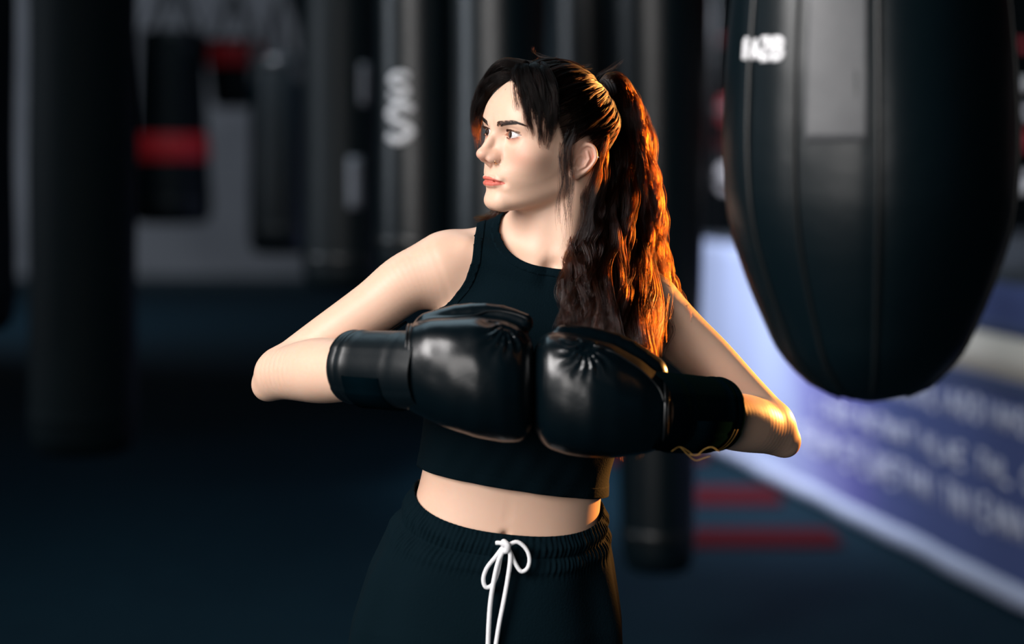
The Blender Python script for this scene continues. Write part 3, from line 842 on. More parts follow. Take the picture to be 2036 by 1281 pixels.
def clip_mesh(V, F, clip, fn):
    """cut the quads along clip = 0 and keep the negative side; returns vertices and a face list"""
    f = clip(V); ins = f < 0; cnt = ins[F].sum(1)
    V = V.tolist(); whole = F[cnt == 4].tolist(); new = {}; added = []
    def cut(a, b):
        k = (a, b) if a < b else (b, a)
        if k not in new:
            t = f[a] / (f[a] - f[b]); t = min(max(t, .02), .98)
            new[k] = len(V); V.append([V[a][i] + t * (V[b][i] - V[a][i]) for i in range(3)])
        return new[k]
    for q in F[(cnt > 0) & (cnt < 4)].tolist():
        p = []
        for i in range(4):
            a, b = q[i], q[(i + 1) % 4]
            if ins[a]: p.append(a)
            if ins[a] != ins[b]: p.append(cut(a, b))
        if len(p) >= 3: whole.append(p)
    V = np.array(V); ed = np.array(sorted(new.values()), int)
    if len(ed):
        for _ in range(2):
            W = V[ed]; e = 1e-4; c = clip(W)
            g = np.stack([clip(W + np.eye(3)[i] * e) - clip(W - np.eye(3)[i] * e) for i in range(3)], 1) / (2 * e)
            step = -c[:, None] * g / (np.sum(g * g, 1) + 1e-3)[:, None]; L = np.linalg.norm(step, axis=1)[:, None]
            V[ed] = project(fn, W + step * np.minimum(1, .002 / (L + 1e-9)), 1)
    used = np.zeros(len(V), bool)
    for p in whole: used[p] = True
    rm = np.cumsum(used) - 1
    return V[used], [[int(rm[i]) for i in p] for p in whole]

def compact(V, F):
    used = np.unique(F); rm = np.full(len(V), -1); rm[used] = np.arange(len(used)); return V[used], rm[F]

def solidify(o, t):
    s = o.modifiers.new('thickness', 'SOLIDIFY'); s.thickness = t; s.offset = -1
    return o

def build_top(parent):
    cloth = principled('black_rib_knit', (.0006, .0048, .0076), .9, bump=(420, .35), Specular_IOR_Level=.06)
    V, F = surface_nets(shirt_sdf, (-.32, -.26, .98), (.38, .22, 1.50), .004)
    V = project(shirt_sdf, V, 2)
    allc = lambda P: np.max(np.stack(top_clip(P)), 0)
    N = vertex_normals(V, F)
    o = solidify(mesh_obj('tank_top', *clip_mesh(V, F, allc, shirt_sdf), cloth, parent), .002)
    def band(k, w, lift, extra=None):
        fl = lambda P: shirt_sdf(P) - lift
        def f(P):
            c_ = top_clip(P); r = np.maximum(np.max(np.stack(c_), 0), -(c_[k] + w))
            return r if extra is None else np.maximum(r, extra(P))
        return clip_mesh(V + N * lift, F, f, fl)
    solidify(mesh_obj('neck_binding', *band(0, 1.1, .0010), cloth, o), .003)
    for s in (1, -1):
        solidify(mesh_obj('armhole_binding', *band(1, 1.0, .0010, lambda P: -to_torso(P)[0] * s + 4), cloth, o), .003)
    solidify(mesh_obj('hem', *band(2, 1.6, .0007), cloth, o), .0026)
    return o

def vertex_normals(V, F):
    n = np.cross(V[F[:, 2]] - V[F[:, 0]], V[F[:, 3]] - V[F[:, 1]])
    N = np.zeros_like(V)
    for k in range(4):
        for c in range(3): N[:, c] += np.bincount(F[:, k], n[:, c], len(V))
    return N / (np.linalg.norm(N, axis=1)[:, None] + 1e-12)

def build_shorts(parent):
    cloth = principled('black_jersey', (.0008, .0056, .0088), .9, bump=(300, .3), Specular_IOR_Level=.06)
    # rows: (pixel row of the side seam, left x, right x, front sag, gather, bulge)
    n = 720; phi = np.linspace(0, 2 * np.pi, n, endpoint=False)
    rows = []
    L = Table([0, .05, .16, .35, .6, .8, 1.0, 1.3], [822, 818, 800, 764, 732, 716, 700, 690], .03)
    Rr = Table([0, .05, .16, .35, .6, .8, 1.0, 1.3], [1200, 1203, 1206, 1213, 1222, 1230, 1237, 1240], .03)
    yl = lambda s: 968 + 270 * s; yr = lambda s: 1008 + 230 * s
    ss = np.concatenate([np.linspace(0, .30, 40), np.linspace(.31, 1.25, 60)])
    V = []
    for s in ss:
        a, b = at(L(s), yl(s), 0), at(Rr(s), yr(s), 0)
        c = (a + b) / 2; hw = (b[0] - a[0]) / 2; slope = (b[2] - a[2]) / (b[0] - a[0])
        hd = np.interp(s, [0, .3, 1, 1.3], [.103, .118, .130, .132])
        sag = np.interp(s, [0, .3, 1, 1.3], [.037, .032, .0, 0])
        g = np.exp(-((s - .03) / .02) ** 2) * .3 + np.interp(s, [0, .02, .045, .06, .10, .16, .19, .22, .30, .42], [.4, .7, .35, .8, 1, .9, .45, .95, .5, 0])
        ph = phi + .004 * np.sin(s * 22 + 5 * phi)
        gat = .0011 * g * (np.sin(ph * 118 + 3 * np.sin(ph * 7)) + .6 * np.sin(ph * 83 + 5 * np.sin(ph * 3 + s * 8))) * (.55 + .45 * np.abs(np.cos(phi)))
        fold = np.interp(s, [0, .2, .5, 1.2], [0, .0015, .0045, .007]) * (np.sin(phi * 9 + 2 * np.sin(phi * 2)) * .6 + np.sin(phi * 5 + 1.3 + s * 2) * .5)
        puff = .004 * np.exp(-((s - .10) / .05) ** 2) + .003 * np.exp(-((s - .27) / .05) ** 2) - .002 * np.exp(-((s - .19) / .018) ** 2)
        cp = np.sign(np.cos(phi)) * np.abs(np.cos(phi)) ** .86; sp = np.sign(np.sin(phi)) * np.abs(np.sin(phi)) ** .86
        r = 1.0
        X = c[0] + (hw + puff + gat + fold) * cp
        Y = .010 + (hd + puff + gat + fold) * sp
        Z = c[2] + slope * (X - c[0]) + sag * np.where(sp < 0, sp, sp * .3)
        V.append(np.stack([X, Y, Z], 1))
    # fold the waist edge over inwards
    inner = [V[0] * np.array([.985, .97, 1]) + np.array([.0, 0, -.003]), V[6] * np.array([.97, .95, 1])]
    V = inner[::-1] + V
    F = []
    for i in range(len(V) - 1):
        for k in range(n):
            F.append((i * n + k, (i + 1) * n + k, (i + 1) * n + (k + 1) % n, i * n + (k + 1) % n))
    VV = np.concatenate(V)
    # two legs below
    base = V[-1]; mid = base.mean(0); LV = []
    for side in (1, -1):
        k0 = np.linspace(-n // 4, n // 4, 61).astype(int) + (0 if side > 0 else n // 2)
        outer = base[k0 % n]; a, b = outer[-1], outer[0]
        inner_ = a + (b - a) * np.linspace(0, 1, 32)[1:-1, None] + np.array([side * .001, 0, 0])
        top = np.concatenate([outer, inner_]); m = len(top)
        ang = np.concatenate([np.linspace(-90, 90, 61), 90 + 180 * np.linspace(0, 1, 32)[1:-1]]) + (0 if side > 0 else 180)
        q = np.radians(ang)
        cx_, zk = mid[0] + side * .100, .44
        o0 = len(VV) + sum(len(x) for x in LV)
        for j in range(18):
            f = j / 17; g = min(1, f * 2.2); g = g * g * (3 - 2 * g)
            r = .100 + .020 * f + .004 * np.sin(q * 6 + f * 3)
            circ = np.stack([cx_ + side * .012 * f + r * np.cos(q), .012 + r * 1.15 * np.sin(q), np.zeros(m)], 1)
            ring_ = top * (1 - g) + circ * g; ring_[:, 2] = top[:, 2] * (1 - f) + zk * f
            LV.append(ring_)
            if j:
                for k in range(m): F.append((o0 + (j - 1) * m + k, o0 + j * m + k, o0 + j * m + (k + 1) % m, o0 + (j - 1) * m + (k + 1) % m))
    VV = np.concatenate([VV] + LV)
    o = mesh_obj('shorts', VV, F, cloth, parent)
    white = principled('white_cotton_cord', (.78, .78, .80), .75, bump=(900, .5))
    fr = lambda px, py, d=0: at(px, py, -.128 - d)
    def surf(px, py, lift=.005):
        s = np.clip((py - 1040) / 230, 0, 1)
        return at(px, py, -(np.interp(s, [0, .15, 1], [.098, .116, .128]) + lift) + .010)
    m = MB()
    ww = lambda L_, lift=.006: spline([surf(x, y, lift + (l[0] if l else 0)) for x, y, *l in L_], 40)
    m.tube(ww([(1000, 1088), (985, 1108), (968, 1130), (961, 1152), (966, 1168), (979, 1163), (989, 1140), (995, 1110), (1001, 1088)]), .0030, 8)
    m.tube(ww([(1008, 1086), (1028, 1078), (1046, 1092), (1053, 1112), (1049, 1130), (1037, 1137), (1026, 1124), (1017, 1104), (1010, 1090)]), .0030, 8)
    m.build('bow_loop', white, o, True)
    m = MB(); m.tube(ww([(1002, 1092, .003), (990, 1120, .004), (981, 1160, .004), (975, 1200, .004), (972, 1240, .004), (970, 1290, .004)]), .0033, 8)
    m.tube(ww([(1010, 1092, .003), (1015, 1108, .003), (1010, 1150, .003), (1001, 1200, .003), (993, 1240, .003), (985, 1290, .003)]), .0033, 8)
    m.build('cord_end', white, o, True)
    m = MB(); m.tube(ww([(1000, 1078, .003), (1004, 1080, .006), (1009, 1086, .007), (1008, 1094, .005), (1002, 1096, .003)]), .0046, 10)
    m.tube(ww([(986, 1080, .001), (994, 1080, .003), (1002, 1084, .004), (1010, 1088, .004)]), .0030, 8)
    m.build('bow_knot', white, o, True)
    return o

# ------------------------------------------------------------------ boxing gloves
GY = -.208
def glove_tables(rows):
    xs = [at(r[0], 0, GY)[0] * 100 for r in rows]
    top = [at(0, r[1], GY)[2] * 100 for r in rows]; bot = [at(0, r[2], GY)[2] * 100 for r in rows]
    return (Table(xs, [(a - b) / 2 for a, b in zip(top, bot)], .5), Table(xs, [(a + b) / 2 for a, b in zip(top, bot)], .5),
            Table(xs, [r[3] for r in rows], .5), Table(xs, [r[4] for r in rows], .5), min(xs), max(xs))
G_R = glove_tables([(795, 662, 806, 4.6, -20.0), (815, 648, 816, 5.2, -20.3), (850, 634, 832, 6.0, -20.8), (900, 630, 853, 6.7, -21.2), (950, 628, 868, 7.1, -21.3), (1000, 634, 878, 7.0, -21.1), (1040, 648, 878, 6.2, -20.8), (1062, 665, 868, 5.4, -20.6), (1085, 690, 850, 4.5, -20.4)])
G_L = glove_tables([(1035, 700, 850, 4.4, -20.4), (1058, 676, 872, 5.4, -20.6), (1085, 662, 889, 6.3, -20.8), (1120, 660, 901, 6.9, -21.1), (1170, 668, 907, 7.1, -21.3), (1220, 684, 908, 6.9, -21.0), (1270, 712, 904, 6.2, -20.6), (1310, 744, 893, 5.3, -20.2), (1335, 762, 882, 4.6, -20.0)])
def mitt_sdf(P, G, thumb, tr, pit, cut, ends):
    c = np.asarray(P, float) * 100; x, y, z = c.T
    hz, zc, hy, yc, x0, x1 = G
    X = np.clip(x, x0, x1)
    d = slice_dist(z - zc(X), y - yc(X), hz(X), hy(X), 2.5)
    e0, e1 = ends
    d = smax(smax(d, e0 - x, 1.2 if cut > 0 else 2.6), x - e1, 2.6 if cut > 0 else 1.2)
    S = spline(np.hstack([np.array(thumb) * 100, np.array(tr)[:, None]]), 8); t = None
    for i in range(len(S) - 1):
        e = rcone(x, y, z, S[i, :3], S[i + 1, :3], S[i, 3], S[i + 1, 3]); t = e if t is None else np.minimum(t, e)
    d = smin(d, t, .55)
    pc = cm(pit); dx, dz = x - pc[0], z - pc[2]; r = np.sqrt(dx * dx + dz * dz + .02); an = np.arctan2(dz, dx)
    d = d + .16 * np.exp(-((r - 1.8) / 1.7) ** 2) * np.sin(an * 15 + .7 * np.sin(r * 2)) * (y < pc[1] + 3)
    d = d + .22 * np.exp(-(r / .9) ** 2) * (y < pc[1] + 2)
    d = d + .03 * np.sin(x * 1.3 + z * .5) * np.sin(z * .9 + 1)
    return d * .01

def build_glove(parent, side):
    leather = principled('black_glossy_leather', (.0005, .0028, .0044), .26, bump=(60, .12), Specular_IOR_Level=.5)
    trim = principled('black_vinyl_piping', (.005, .006, .007), .28)
    matte = principled('black_matte_strap_cuff', (.0006, .0034, .0052), .8, bump=(500, .4), Specular_IOR_Level=.0)
    if side < 0:   # her right hand, on the image's left
        G = G_R; ends = (at(806, 0, GY)[0] * 100, at(1061, 0, GY)[0] * 100)
        th = [at(860, 662, -.180), at(920, 638, -.185), at(985, 630, -.190), at(1040, 643, -.200)]; tr = [2.9, 2.3, 1.75, 1.4]
        pit = at(1008, 648, -.265); cut = 1
        a, b = at(698, 729, -.132), at(818, 737, -.205)
    else:
        G = G_L; ends = (at(1061, 0, GY)[0] * 100, at(1326, 0, GY)[0] * 100)
        th = [at(1285, 745, -.180), at(1235, 704, -.185), at(1180, 680, -.195), at(1120, 668, -.205)]; tr = [2.9, 2.4, 1.9, 1.5]
        pit = at(1168, 690, -.270); cut = -1
        a, b = at(1428, 823, -.118), at(1318, 819, -.203)
    fn = lambda P: mitt_sdf(P, G, th, tr, pit, cut, ends)
    lo = np.array([ends[0] / 100 - .03, -.33, min(at(0, 925, GY)[2], 1.0) - .02]); hi = np.array([ends[1] / 100 + .03, -.10, at(0, 590, GY)[2] + .02])
    V, F = surface_nets(fn, lo, hi, .003)
    V = project(fn, V, 2)
    o = mesh_obj('boxing_glove', V, F, leather, parent)
    # cuff: a leather sleeve with rolled welts
    ax = b - a; Lc = np.linalg.norm(ax); ax /= Lc
    s1 = np.cross(ax, [0, 0, 1.0]); s1 /= np.linalg.norm(s1); s2 = np.cross(s1, ax); s2 *= np.sign(s2[2])
    prof = [(.012, .036), (.000, .0405), (-.004, .0435), (-.002, .0465), (.004, .0478), (.010, .0470), (.012, .0462), (.014, .0470), (.019, .0478), (.024, .0472), (.026, .0463), (.040, .0472), (.070, .0478), (Lc - .022, .0482), (Lc - .012, .0488), (Lc - .008, .0480), (Lc, .049), (Lc + .012, .049), (Lc + .035, .047)]
    n = 72; V = []; F = []
    for i, (s, r) in enumerate(prof):
        for k in range(n):
            f = 2 * math.pi * k / n
            rr = r * (1 + .012 * math.sin(3 * f + 1 + s * 20)) * (1.03 if abs(math.sin(f)) > .5 else 1)
            V.append(a + ax * s + (s1 * math.cos(f) * .98 + s2 * math.sin(f) * 1.04) * rr)
    for i in range(len(prof) - 1):
        for k in range(n): F.append((i * n + k, i * n + (k + 1) % n, (i + 1) * n + (k + 1) % n, (i + 1) * n + k))
    c = mesh_obj('cuff', V, F, matte if side > 0 else principled('black_cuff_leather', (.0005, .0028, .0044), .38, bump=(60, .15), Specular_IOR_Level=.4), o)  # left cuff made shineless to hold back the warm lamp's highlight
    # wrap strap round the lower half of the cuff
    V = []; F = []; m = 40
    for i, s in enumerate((.030, .030, Lc - .016, Lc - .016)):
        for k in range(m + 1):
            f = math.radians(-172 + 164 * k / m); r = (.0475 if i in (0, 3) else .0512) * (1.03 if abs(math.sin(f)) > .5 else 1)
            V.append(a + ax * s + (s1 * math.cos(f) * .98 + s2 * math.sin(f) * 1.04) * r)
    for i in range(3):
        for k in range(m): F.append((i * (m + 1) + k, i * (m + 1) + k + 1, (i + 1) * (m + 1) + k + 1, (i + 1) * (m + 1) + k))
    mesh_obj('wrist_strap', V, F, matte, o)
    # piping where the mitt meets the cuff and along the thumb seam
    hz, zc, hy, yc, x0, x1 = G
    m_ = MB(); xs = (ends[0] + .55) if side < 0 else (ends[1] - .55)
    ring = []
    for f in np.linspace(0, 2 * np.pi, 64, endpoint=False):
        cz, cy = math.sin(f), math.cos(f)
        tilt = .25 * cz * side * -1
        x = xs + tilt * (1 if side < 0 else -1)
        k = (abs(cz) ** 2.5 + abs(cy) ** 2.5) ** (-1 / 2.5)
        ring.append(np.array([x, yc(x) + hy(x) * cy * k, zc(x) + hz(x) * cz * k]) * .01)
    ring = project(fn, np.array(ring), 3)
    m_.tube(ring, .0022, 8, True); m_.tube(ring + ax * -.006 * 1, .0016, 8, True)
    if side < 0: seam = [(832, 645), (870, 628), (915, 616), (960, 610), (1000, 610), (1030, 618), (1054, 634)]
    else: seam = [(1180, 688), (1215, 697), (1255, 716), (1290, 740), (1312, 765), (1319, 800)]
    sp = project(fn, np.array([p for p in spline([at(x, y, -.25 if side > 0 else -.215) for x, y in seam], 40)]), 4)
    m_.tube(sp, .0014, 6)
    m_.build('piping', trim, o, True)
    if side > 0:
        th_ = MB(); thread = principled('yellow_thread', (.35, .20, .04), .7)
        for r0, s in ((.0490, .013), (.0492, .020)):
            th_.tube([a + ax * s + (s1 * math.cos(f) * .98 + s2 * math.sin(f) * 1.04) * r0 * 1.015 for f in np.radians(np.linspace(-160, -5, 24))], .0005, 5)
        base = a + ax * (Lc - .01) - s2 * .05 - s1 * .01
        for i in range(3):
            w = [base + np.array([.010 * j + .012 * i, -.012, .006 * math.sin(j * 1.4 + i * 2) - .003 * j * (i == 1)]) for j in range(5)]
            th_.tube(spline(w, 20), .0006, 5)
        th_.build('loose_thread', thread, o, True)['kind'] = 'stuff'
    return o

def build_jewellery(parent):
    gold = principled('gold_ring', (.80, .52, .28), .2, 1.0)
    c = np.array([1.52, 10.05, -3.95]); m = MB()
    m.tube([from_head(c[0] + .10 * math.cos(f), c[1] + .30 * math.cos(f), c[2] + .34 * math.sin(f)) for f in np.linspace(0, 6.283, 28, endpoint=False)], .00055, 8, True)
    m.build('nose_ring', gold, parent, True)
    s = MB(); e = at(1190, 313, -.062)
    s.lathe([(.0004, -.0016), (.0014, -.001), (.0018, 0), (.0014, .001), (.0004, .0016)], 12)
    V = np.array(s.V) + e
    mesh_obj('ear_stud', V, s.F, principled('silver_stud', (.8, .8, .82), .15, 1.0), parent)

def build_shoes(parent):
    m = principled('black_trainer', (.012, .013, .015), .6); sole = principled('white_sole', (.6, .6, .6), .6)
    for hip, knee, ankle in LEGS:
        A = from_torso(*ankle); cx, cy = A[0] * 100, A[1] * 100
        fn = lambda P: smin(smin(rcone(*(P * 100).T, (cx, cy + 2.5, 5.0), (cx - .5, cy - 15, 3.8), 4.2, 3.6), rcone(*(P * 100).T, (cx, cy, 5), (cx, cy, 12), 4.6, 4.6), 2), ellip(*(P * 100).T, (cx - .3, cy - 10, 3.4), (4.8, 10, 3.4)), 2) * .01
        g = lambda P: np.maximum(fn(P), .012 - P[:, 2])
        V, F = surface_nets(g, (cx / 100 - .10, cy / 100 - .26, -.01), (cx / 100 + .10, cy / 100 + .12, .20), .006)
        o = mesh_obj('trainer', V, F, m, parent)
        out = [(cx + 4.9 * math.cos(t) * (1 if math.sin(t) > 0 else 1.05) - .3, cy - 6.2 + 13.2 * math.sin(t)) for t in np.linspace(0, 2 * np.pi, 40, endpoint=False)]
        b = MB(); n = 40
        V = [(x / 100, y / 100, z) for z in (0, .022) for x, y in out]
        F = [[i, (i + 1) % n, n + (i + 1) % n, n + i] for i in range(n)] + [list(range(n))[::-1], list(range(n, 2 * n))]
        mesh_obj('sole', V, F, sole, o)

def build_woman():
    c = from_torso(0, 2, -15)
    w = empty('person', (float(c[0]), float(c[1]), 0), 'woman in black crop top, black shorts and boxing gloves, fists pressed together, looking aside', 'person')
    build_body(w)
    for s in (1, -1): build_eye(w, s)
    build_brows_lashes(w)
    build_hair(w)
    build_top(w)
    build_shorts(w)
    for s in (-1, 1): build_glove(w, s)
    build_jewellery(w)
    build_shoes(w)
    return w
# ------------------------------------------------------------------ the hall
def structure(name, mb, mat, smooth=False):
    o = mb.build(name, mat, None, smooth); o['kind'] = 'structure'; return o

def build_hall():
    rubber = principled('black_rubber_floor', (.0018, .0150, .0250), .8, noise=(6, (.0026, .0180, .0285), 1.0), bump=(160, .2), Specular_IOR_Level=.12)
    plaster = principled('grey_plaster', (.20, .205, .215), .8, noise=(1.2, (.15, .155, .165), 1.0), bump=(40, .2))
    dark = principled('dark_wall', (.006, .019, .025), .85, noise=(1.5, (.004, .014, .019), 1.0))
    structure('floor', MB().box((0, 7, -.05), (18, 32, .1)), rubber)
    structure('wall_back', MB().box((-4.9, 21.2, 2.6), (6.2, .2, 5.2)), plaster)
    structure('wall_back_right', MB().box((5.1, 21.2, 2.6), (13.8, .2, 5.2)), dark)  # right part of the back wall, much darker than the left
    structure('wall_left', MB().box((-8.0, 7, 2.6), (.2, 28.5, 5.2)), dark)
    structure('wall_right', MB().box((9.0, 7, 2.6), (.2, 28.5, 5.2)), dark)
    structure('ceiling', MB().box((.5, 7, 5.25), (17.2, 28.6, .1)), dark)
    structure('baseboard_back', MB().box((-4.9, 21.08, .06), (6.2, .03, .12)), dark)

VINYL = None
def bag_mats():
    global VINYL
    VINYL = dict(dull=principled('dull_black_canvas', (.0004, .0034, .0050), .7, bump=(60, .3), Specular_IOR_Level=.08),
                 black=principled('black_vinyl', (.0006, .0042, .0064), .36, bump=(30, .25), Specular_IOR_Level=.42),
                 soft=principled('black_worn_vinyl', (.0006, .0042, .0062), .5, noise=(14, (.0015, .006, .0085), .8), bump=(30, .3), Specular_IOR_Level=.25),
                 trim=principled('black_bag_welt', (.005, .007, .008), .36),
                 web=principled('black_webbing', (.018, .02, .022), .7),
                 red=principled('red_vinyl', (.72, .018, .026), .6),
                 white=principled('white_print', (.90, .90, .93), .5),
                 grey=principled('grey_print', (.20, .21, .24), .5),
                 steel=principled('steel_chain', (.35, .36, .38), .35, 1.0))

def ribbon_on(prof_r, cx, cy, lines, width, lift=.003):
    """strokes laid on a turned body: lines are polylines of (angle, z) with a ribbon width"""
    V, F = [], []
    for L in lines:
        P = spline(L, 16) if len(L) > 2 else np.linspace(L[0], L[-1], 8)
        r0 = prof_r(P[:, 1].mean())
        Q = np.stack([P[:, 0] * r0, P[:, 1]], 1); T = np.gradient(Q, axis=0); T /= np.linalg.norm(T, axis=1)[:, None] + 1e-9
        n = np.stack([-T[:, 1], T[:, 0]], 1) * width / 2; b = len(V)
        for h in (lift, -.002):
            for i in range(len(Q)):
                for sgn in (1, -1):
                    a = (Q[i, 0] + sgn * n[i, 0]) / r0; z = Q[i, 1] + sgn * n[i, 1]; r = prof_r(z) + h
                    V.append((cx + r * math.cos(a), cy + r * math.sin(a), z))
        m = len(Q) * 2
        for i in range(len(Q) - 1):
            a = b + 2 * i
            F += [(a, a + 1, a + 3, a + 2), (a + m, a + m + 2, a + m + 3, a + m + 1), (a, a + 2, a + m + 2, a + m), (a + 1, a + m + 1, a + m + 3, a + 3)]
        F += [(b, b + m, b + m + 1, b + 1), (b + m - 2, b + m - 1, b + 2 * m - 1, b + 2 * m - 2)]
    return V, F

def glyph(ch, a0, z0, w, h, r):
    """strokes of a capital; a0, z0: lower left, angle grows to the viewer's right"""
    G = {'S': [[(1, .85), (.5, 1), (.05, .75), (.5, .5), (.95, .27), (.5, 0), (0, .15)]], 'A': [[(0, 0), (.5, 1)], [(.5, 1), (1, 0)], [(.2, .35), (.8, .35)]],
         'Z': [[(0, 1), (1, 1)], [(1, 1), (0, 0)], [(0, 0), (1, 0)]], 'R': [[(0, 0), (0, 1)], [(0, 1), (.7, .98), (1, .75), (.7, .5), (0, .48)], [(.45, .48), (1, 0)]],
         'B': [[(0, 0), (0, 1)], [(0, 1), (.7, .98), (.95, .75), (.6, .53), (0, .5)], [(.6, .53), (1, .27), (.7, .02), (0, 0)]], 'I': [[(.5, 0), (.5, 1)]],
         'L': [[(0, 1), (0, 0)], [(0, 0), (1, 0)]], 'T': [[(0, 1), (1, 1)], [(.5, 1), (.5, 0)]], 'E': [[(0, 0), (0, 1)], [(0, 1), (1, 1)], [(0, .5), (.8, .5)], [(0, 0), (1, 0)]],
         'O': [[(.5, 1), (.95, .75), (.95, .25), (.5, 0), (.05, .25), (.05, .75), (.5, 1)]], 'H': [[(0, 0), (0, 1)], [(1, 0), (1, 1)], [(0, .5), (1, .5)]], 'N': [[(0, 0), (0, 1)], [(0, 1), (1, 0)], [(1, 0), (1, 1)]]}
    return [[(a0 + x * w / r, z0 + y * h) for x, y in L] for L in G[ch]]

def hanging_bag(label, px, depth, r, z0, z1, mat='black', band=None, taper=1.0, prints=(), lean=0.0, cat='punching bag', group=None, cone=True):
    """a turned heavy bag on straps and a chain; z0/z1: bottom and top of the leather body"""
    y = depth - CAM_D; x = (px - 1018) * depth / FPX
    root = empty('punching_bag', (x, y, z0), label, cat, group)
    H = z1 - z0
    zz = [0, .004, .018, .045, .09] + list(np.linspace(.15, H - .05, 14)) + [H - .02, H - .006, H]
    rr = lambda z: r * (taper + (1 - taper) * min(1, z / H)) * (1 + .012 * math.sin(z * 9))
    end = {0: .55, .004: .80, .018: .92, .045: .98, .09: 1.0}
    prof = [(rr(z) * (end.get(z, 1.0) if z < H - .03 else (.99 if z < H - .01 else (.95 if z < H else .85))), z0 + z) for z in zz]
    fr = lambda z: rr(z - z0)
    MB().lathe(prof, 56, (x, y)).build('shell', VINYL[mat], root, True)
    for z, h in ((H - .055, .035), (.10, .03)):
        MB().lathe([(rr(z) + .0015, z0 + z), (rr(z) + .004, z0 + z + .004), (rr(z) + .004, z0 + z + h - .004), (rr(z) + .0015, z0 + z + h)], 48, (x, y)).build('seam_band', VINYL['dull' if mat == 'dull' else 'trim'], root, True)
    if band:
        a, b, m = band
        MB().lathe([(rr(a) + .001, z0 + a), (rr(a) + .005, z0 + a + .006), (rr(b) + .005, z0 + b - .006), (rr(b) + .001, z0 + b)], 48, (x, y)).build('colour_band', VINYL[m], root, True)
    for nm, lines, w, m in prints:
        V, F = ribbon_on(fr, x, y, lines, w)
        mesh_obj(nm, V, F, VINYL[m], root)
    apex = z1 + .30
    for k in range(4):
        a = math.radians(35 + 90 * k); c, s_ = math.cos(a), math.sin(a)
        p = [(x + c * rr(H) * 1.02, y + s_ * rr(H) * 1.02, z1 - .12), (x + c * rr(H) * .98, y + s_ * rr(H) * .98, z1 + .01), (x + c * .012, y + s_ * .012, apex)]
        b = MB(); t = np.array([-s_, c, 0]) * .018; nrm = np.array([c, s_, .3]) * .003
        for i in range(2):
            A, B = np.array(p[i]), np.array(p[i + 1])
            b.add([A - t + nrm, A + t + nrm, B + t + nrm, B - t + nrm, A - t - nrm, A + t - nrm, B + t - nrm, B - t - nrm], [(0, 1, 2, 3), (7, 6, 5, 4), (0, 4, 5, 1), (1, 5, 6, 2), (2, 6, 7, 3), (3, 7, 4, 0)])
        b.build('strap', VINYL['web'], root)
    ch = MB(); z = apex - .01; k = 0
    while z < 5.18:
        q = np.linspace(0, 2 * np.pi, 10, endpoint=False)
        ch.tube([(x + (.011 * math.cos(t) if k % 2 else 0), y + (0 if k % 2 else .011 * math.cos(t)), z + .024 + .026 * math.sin(t)) for t in q], .004, 5, True)
        z += .042; k += 1
    o = ch.build('chain', VINYL['steel'], root, True); o['kind'] = 'stuff'
    return root

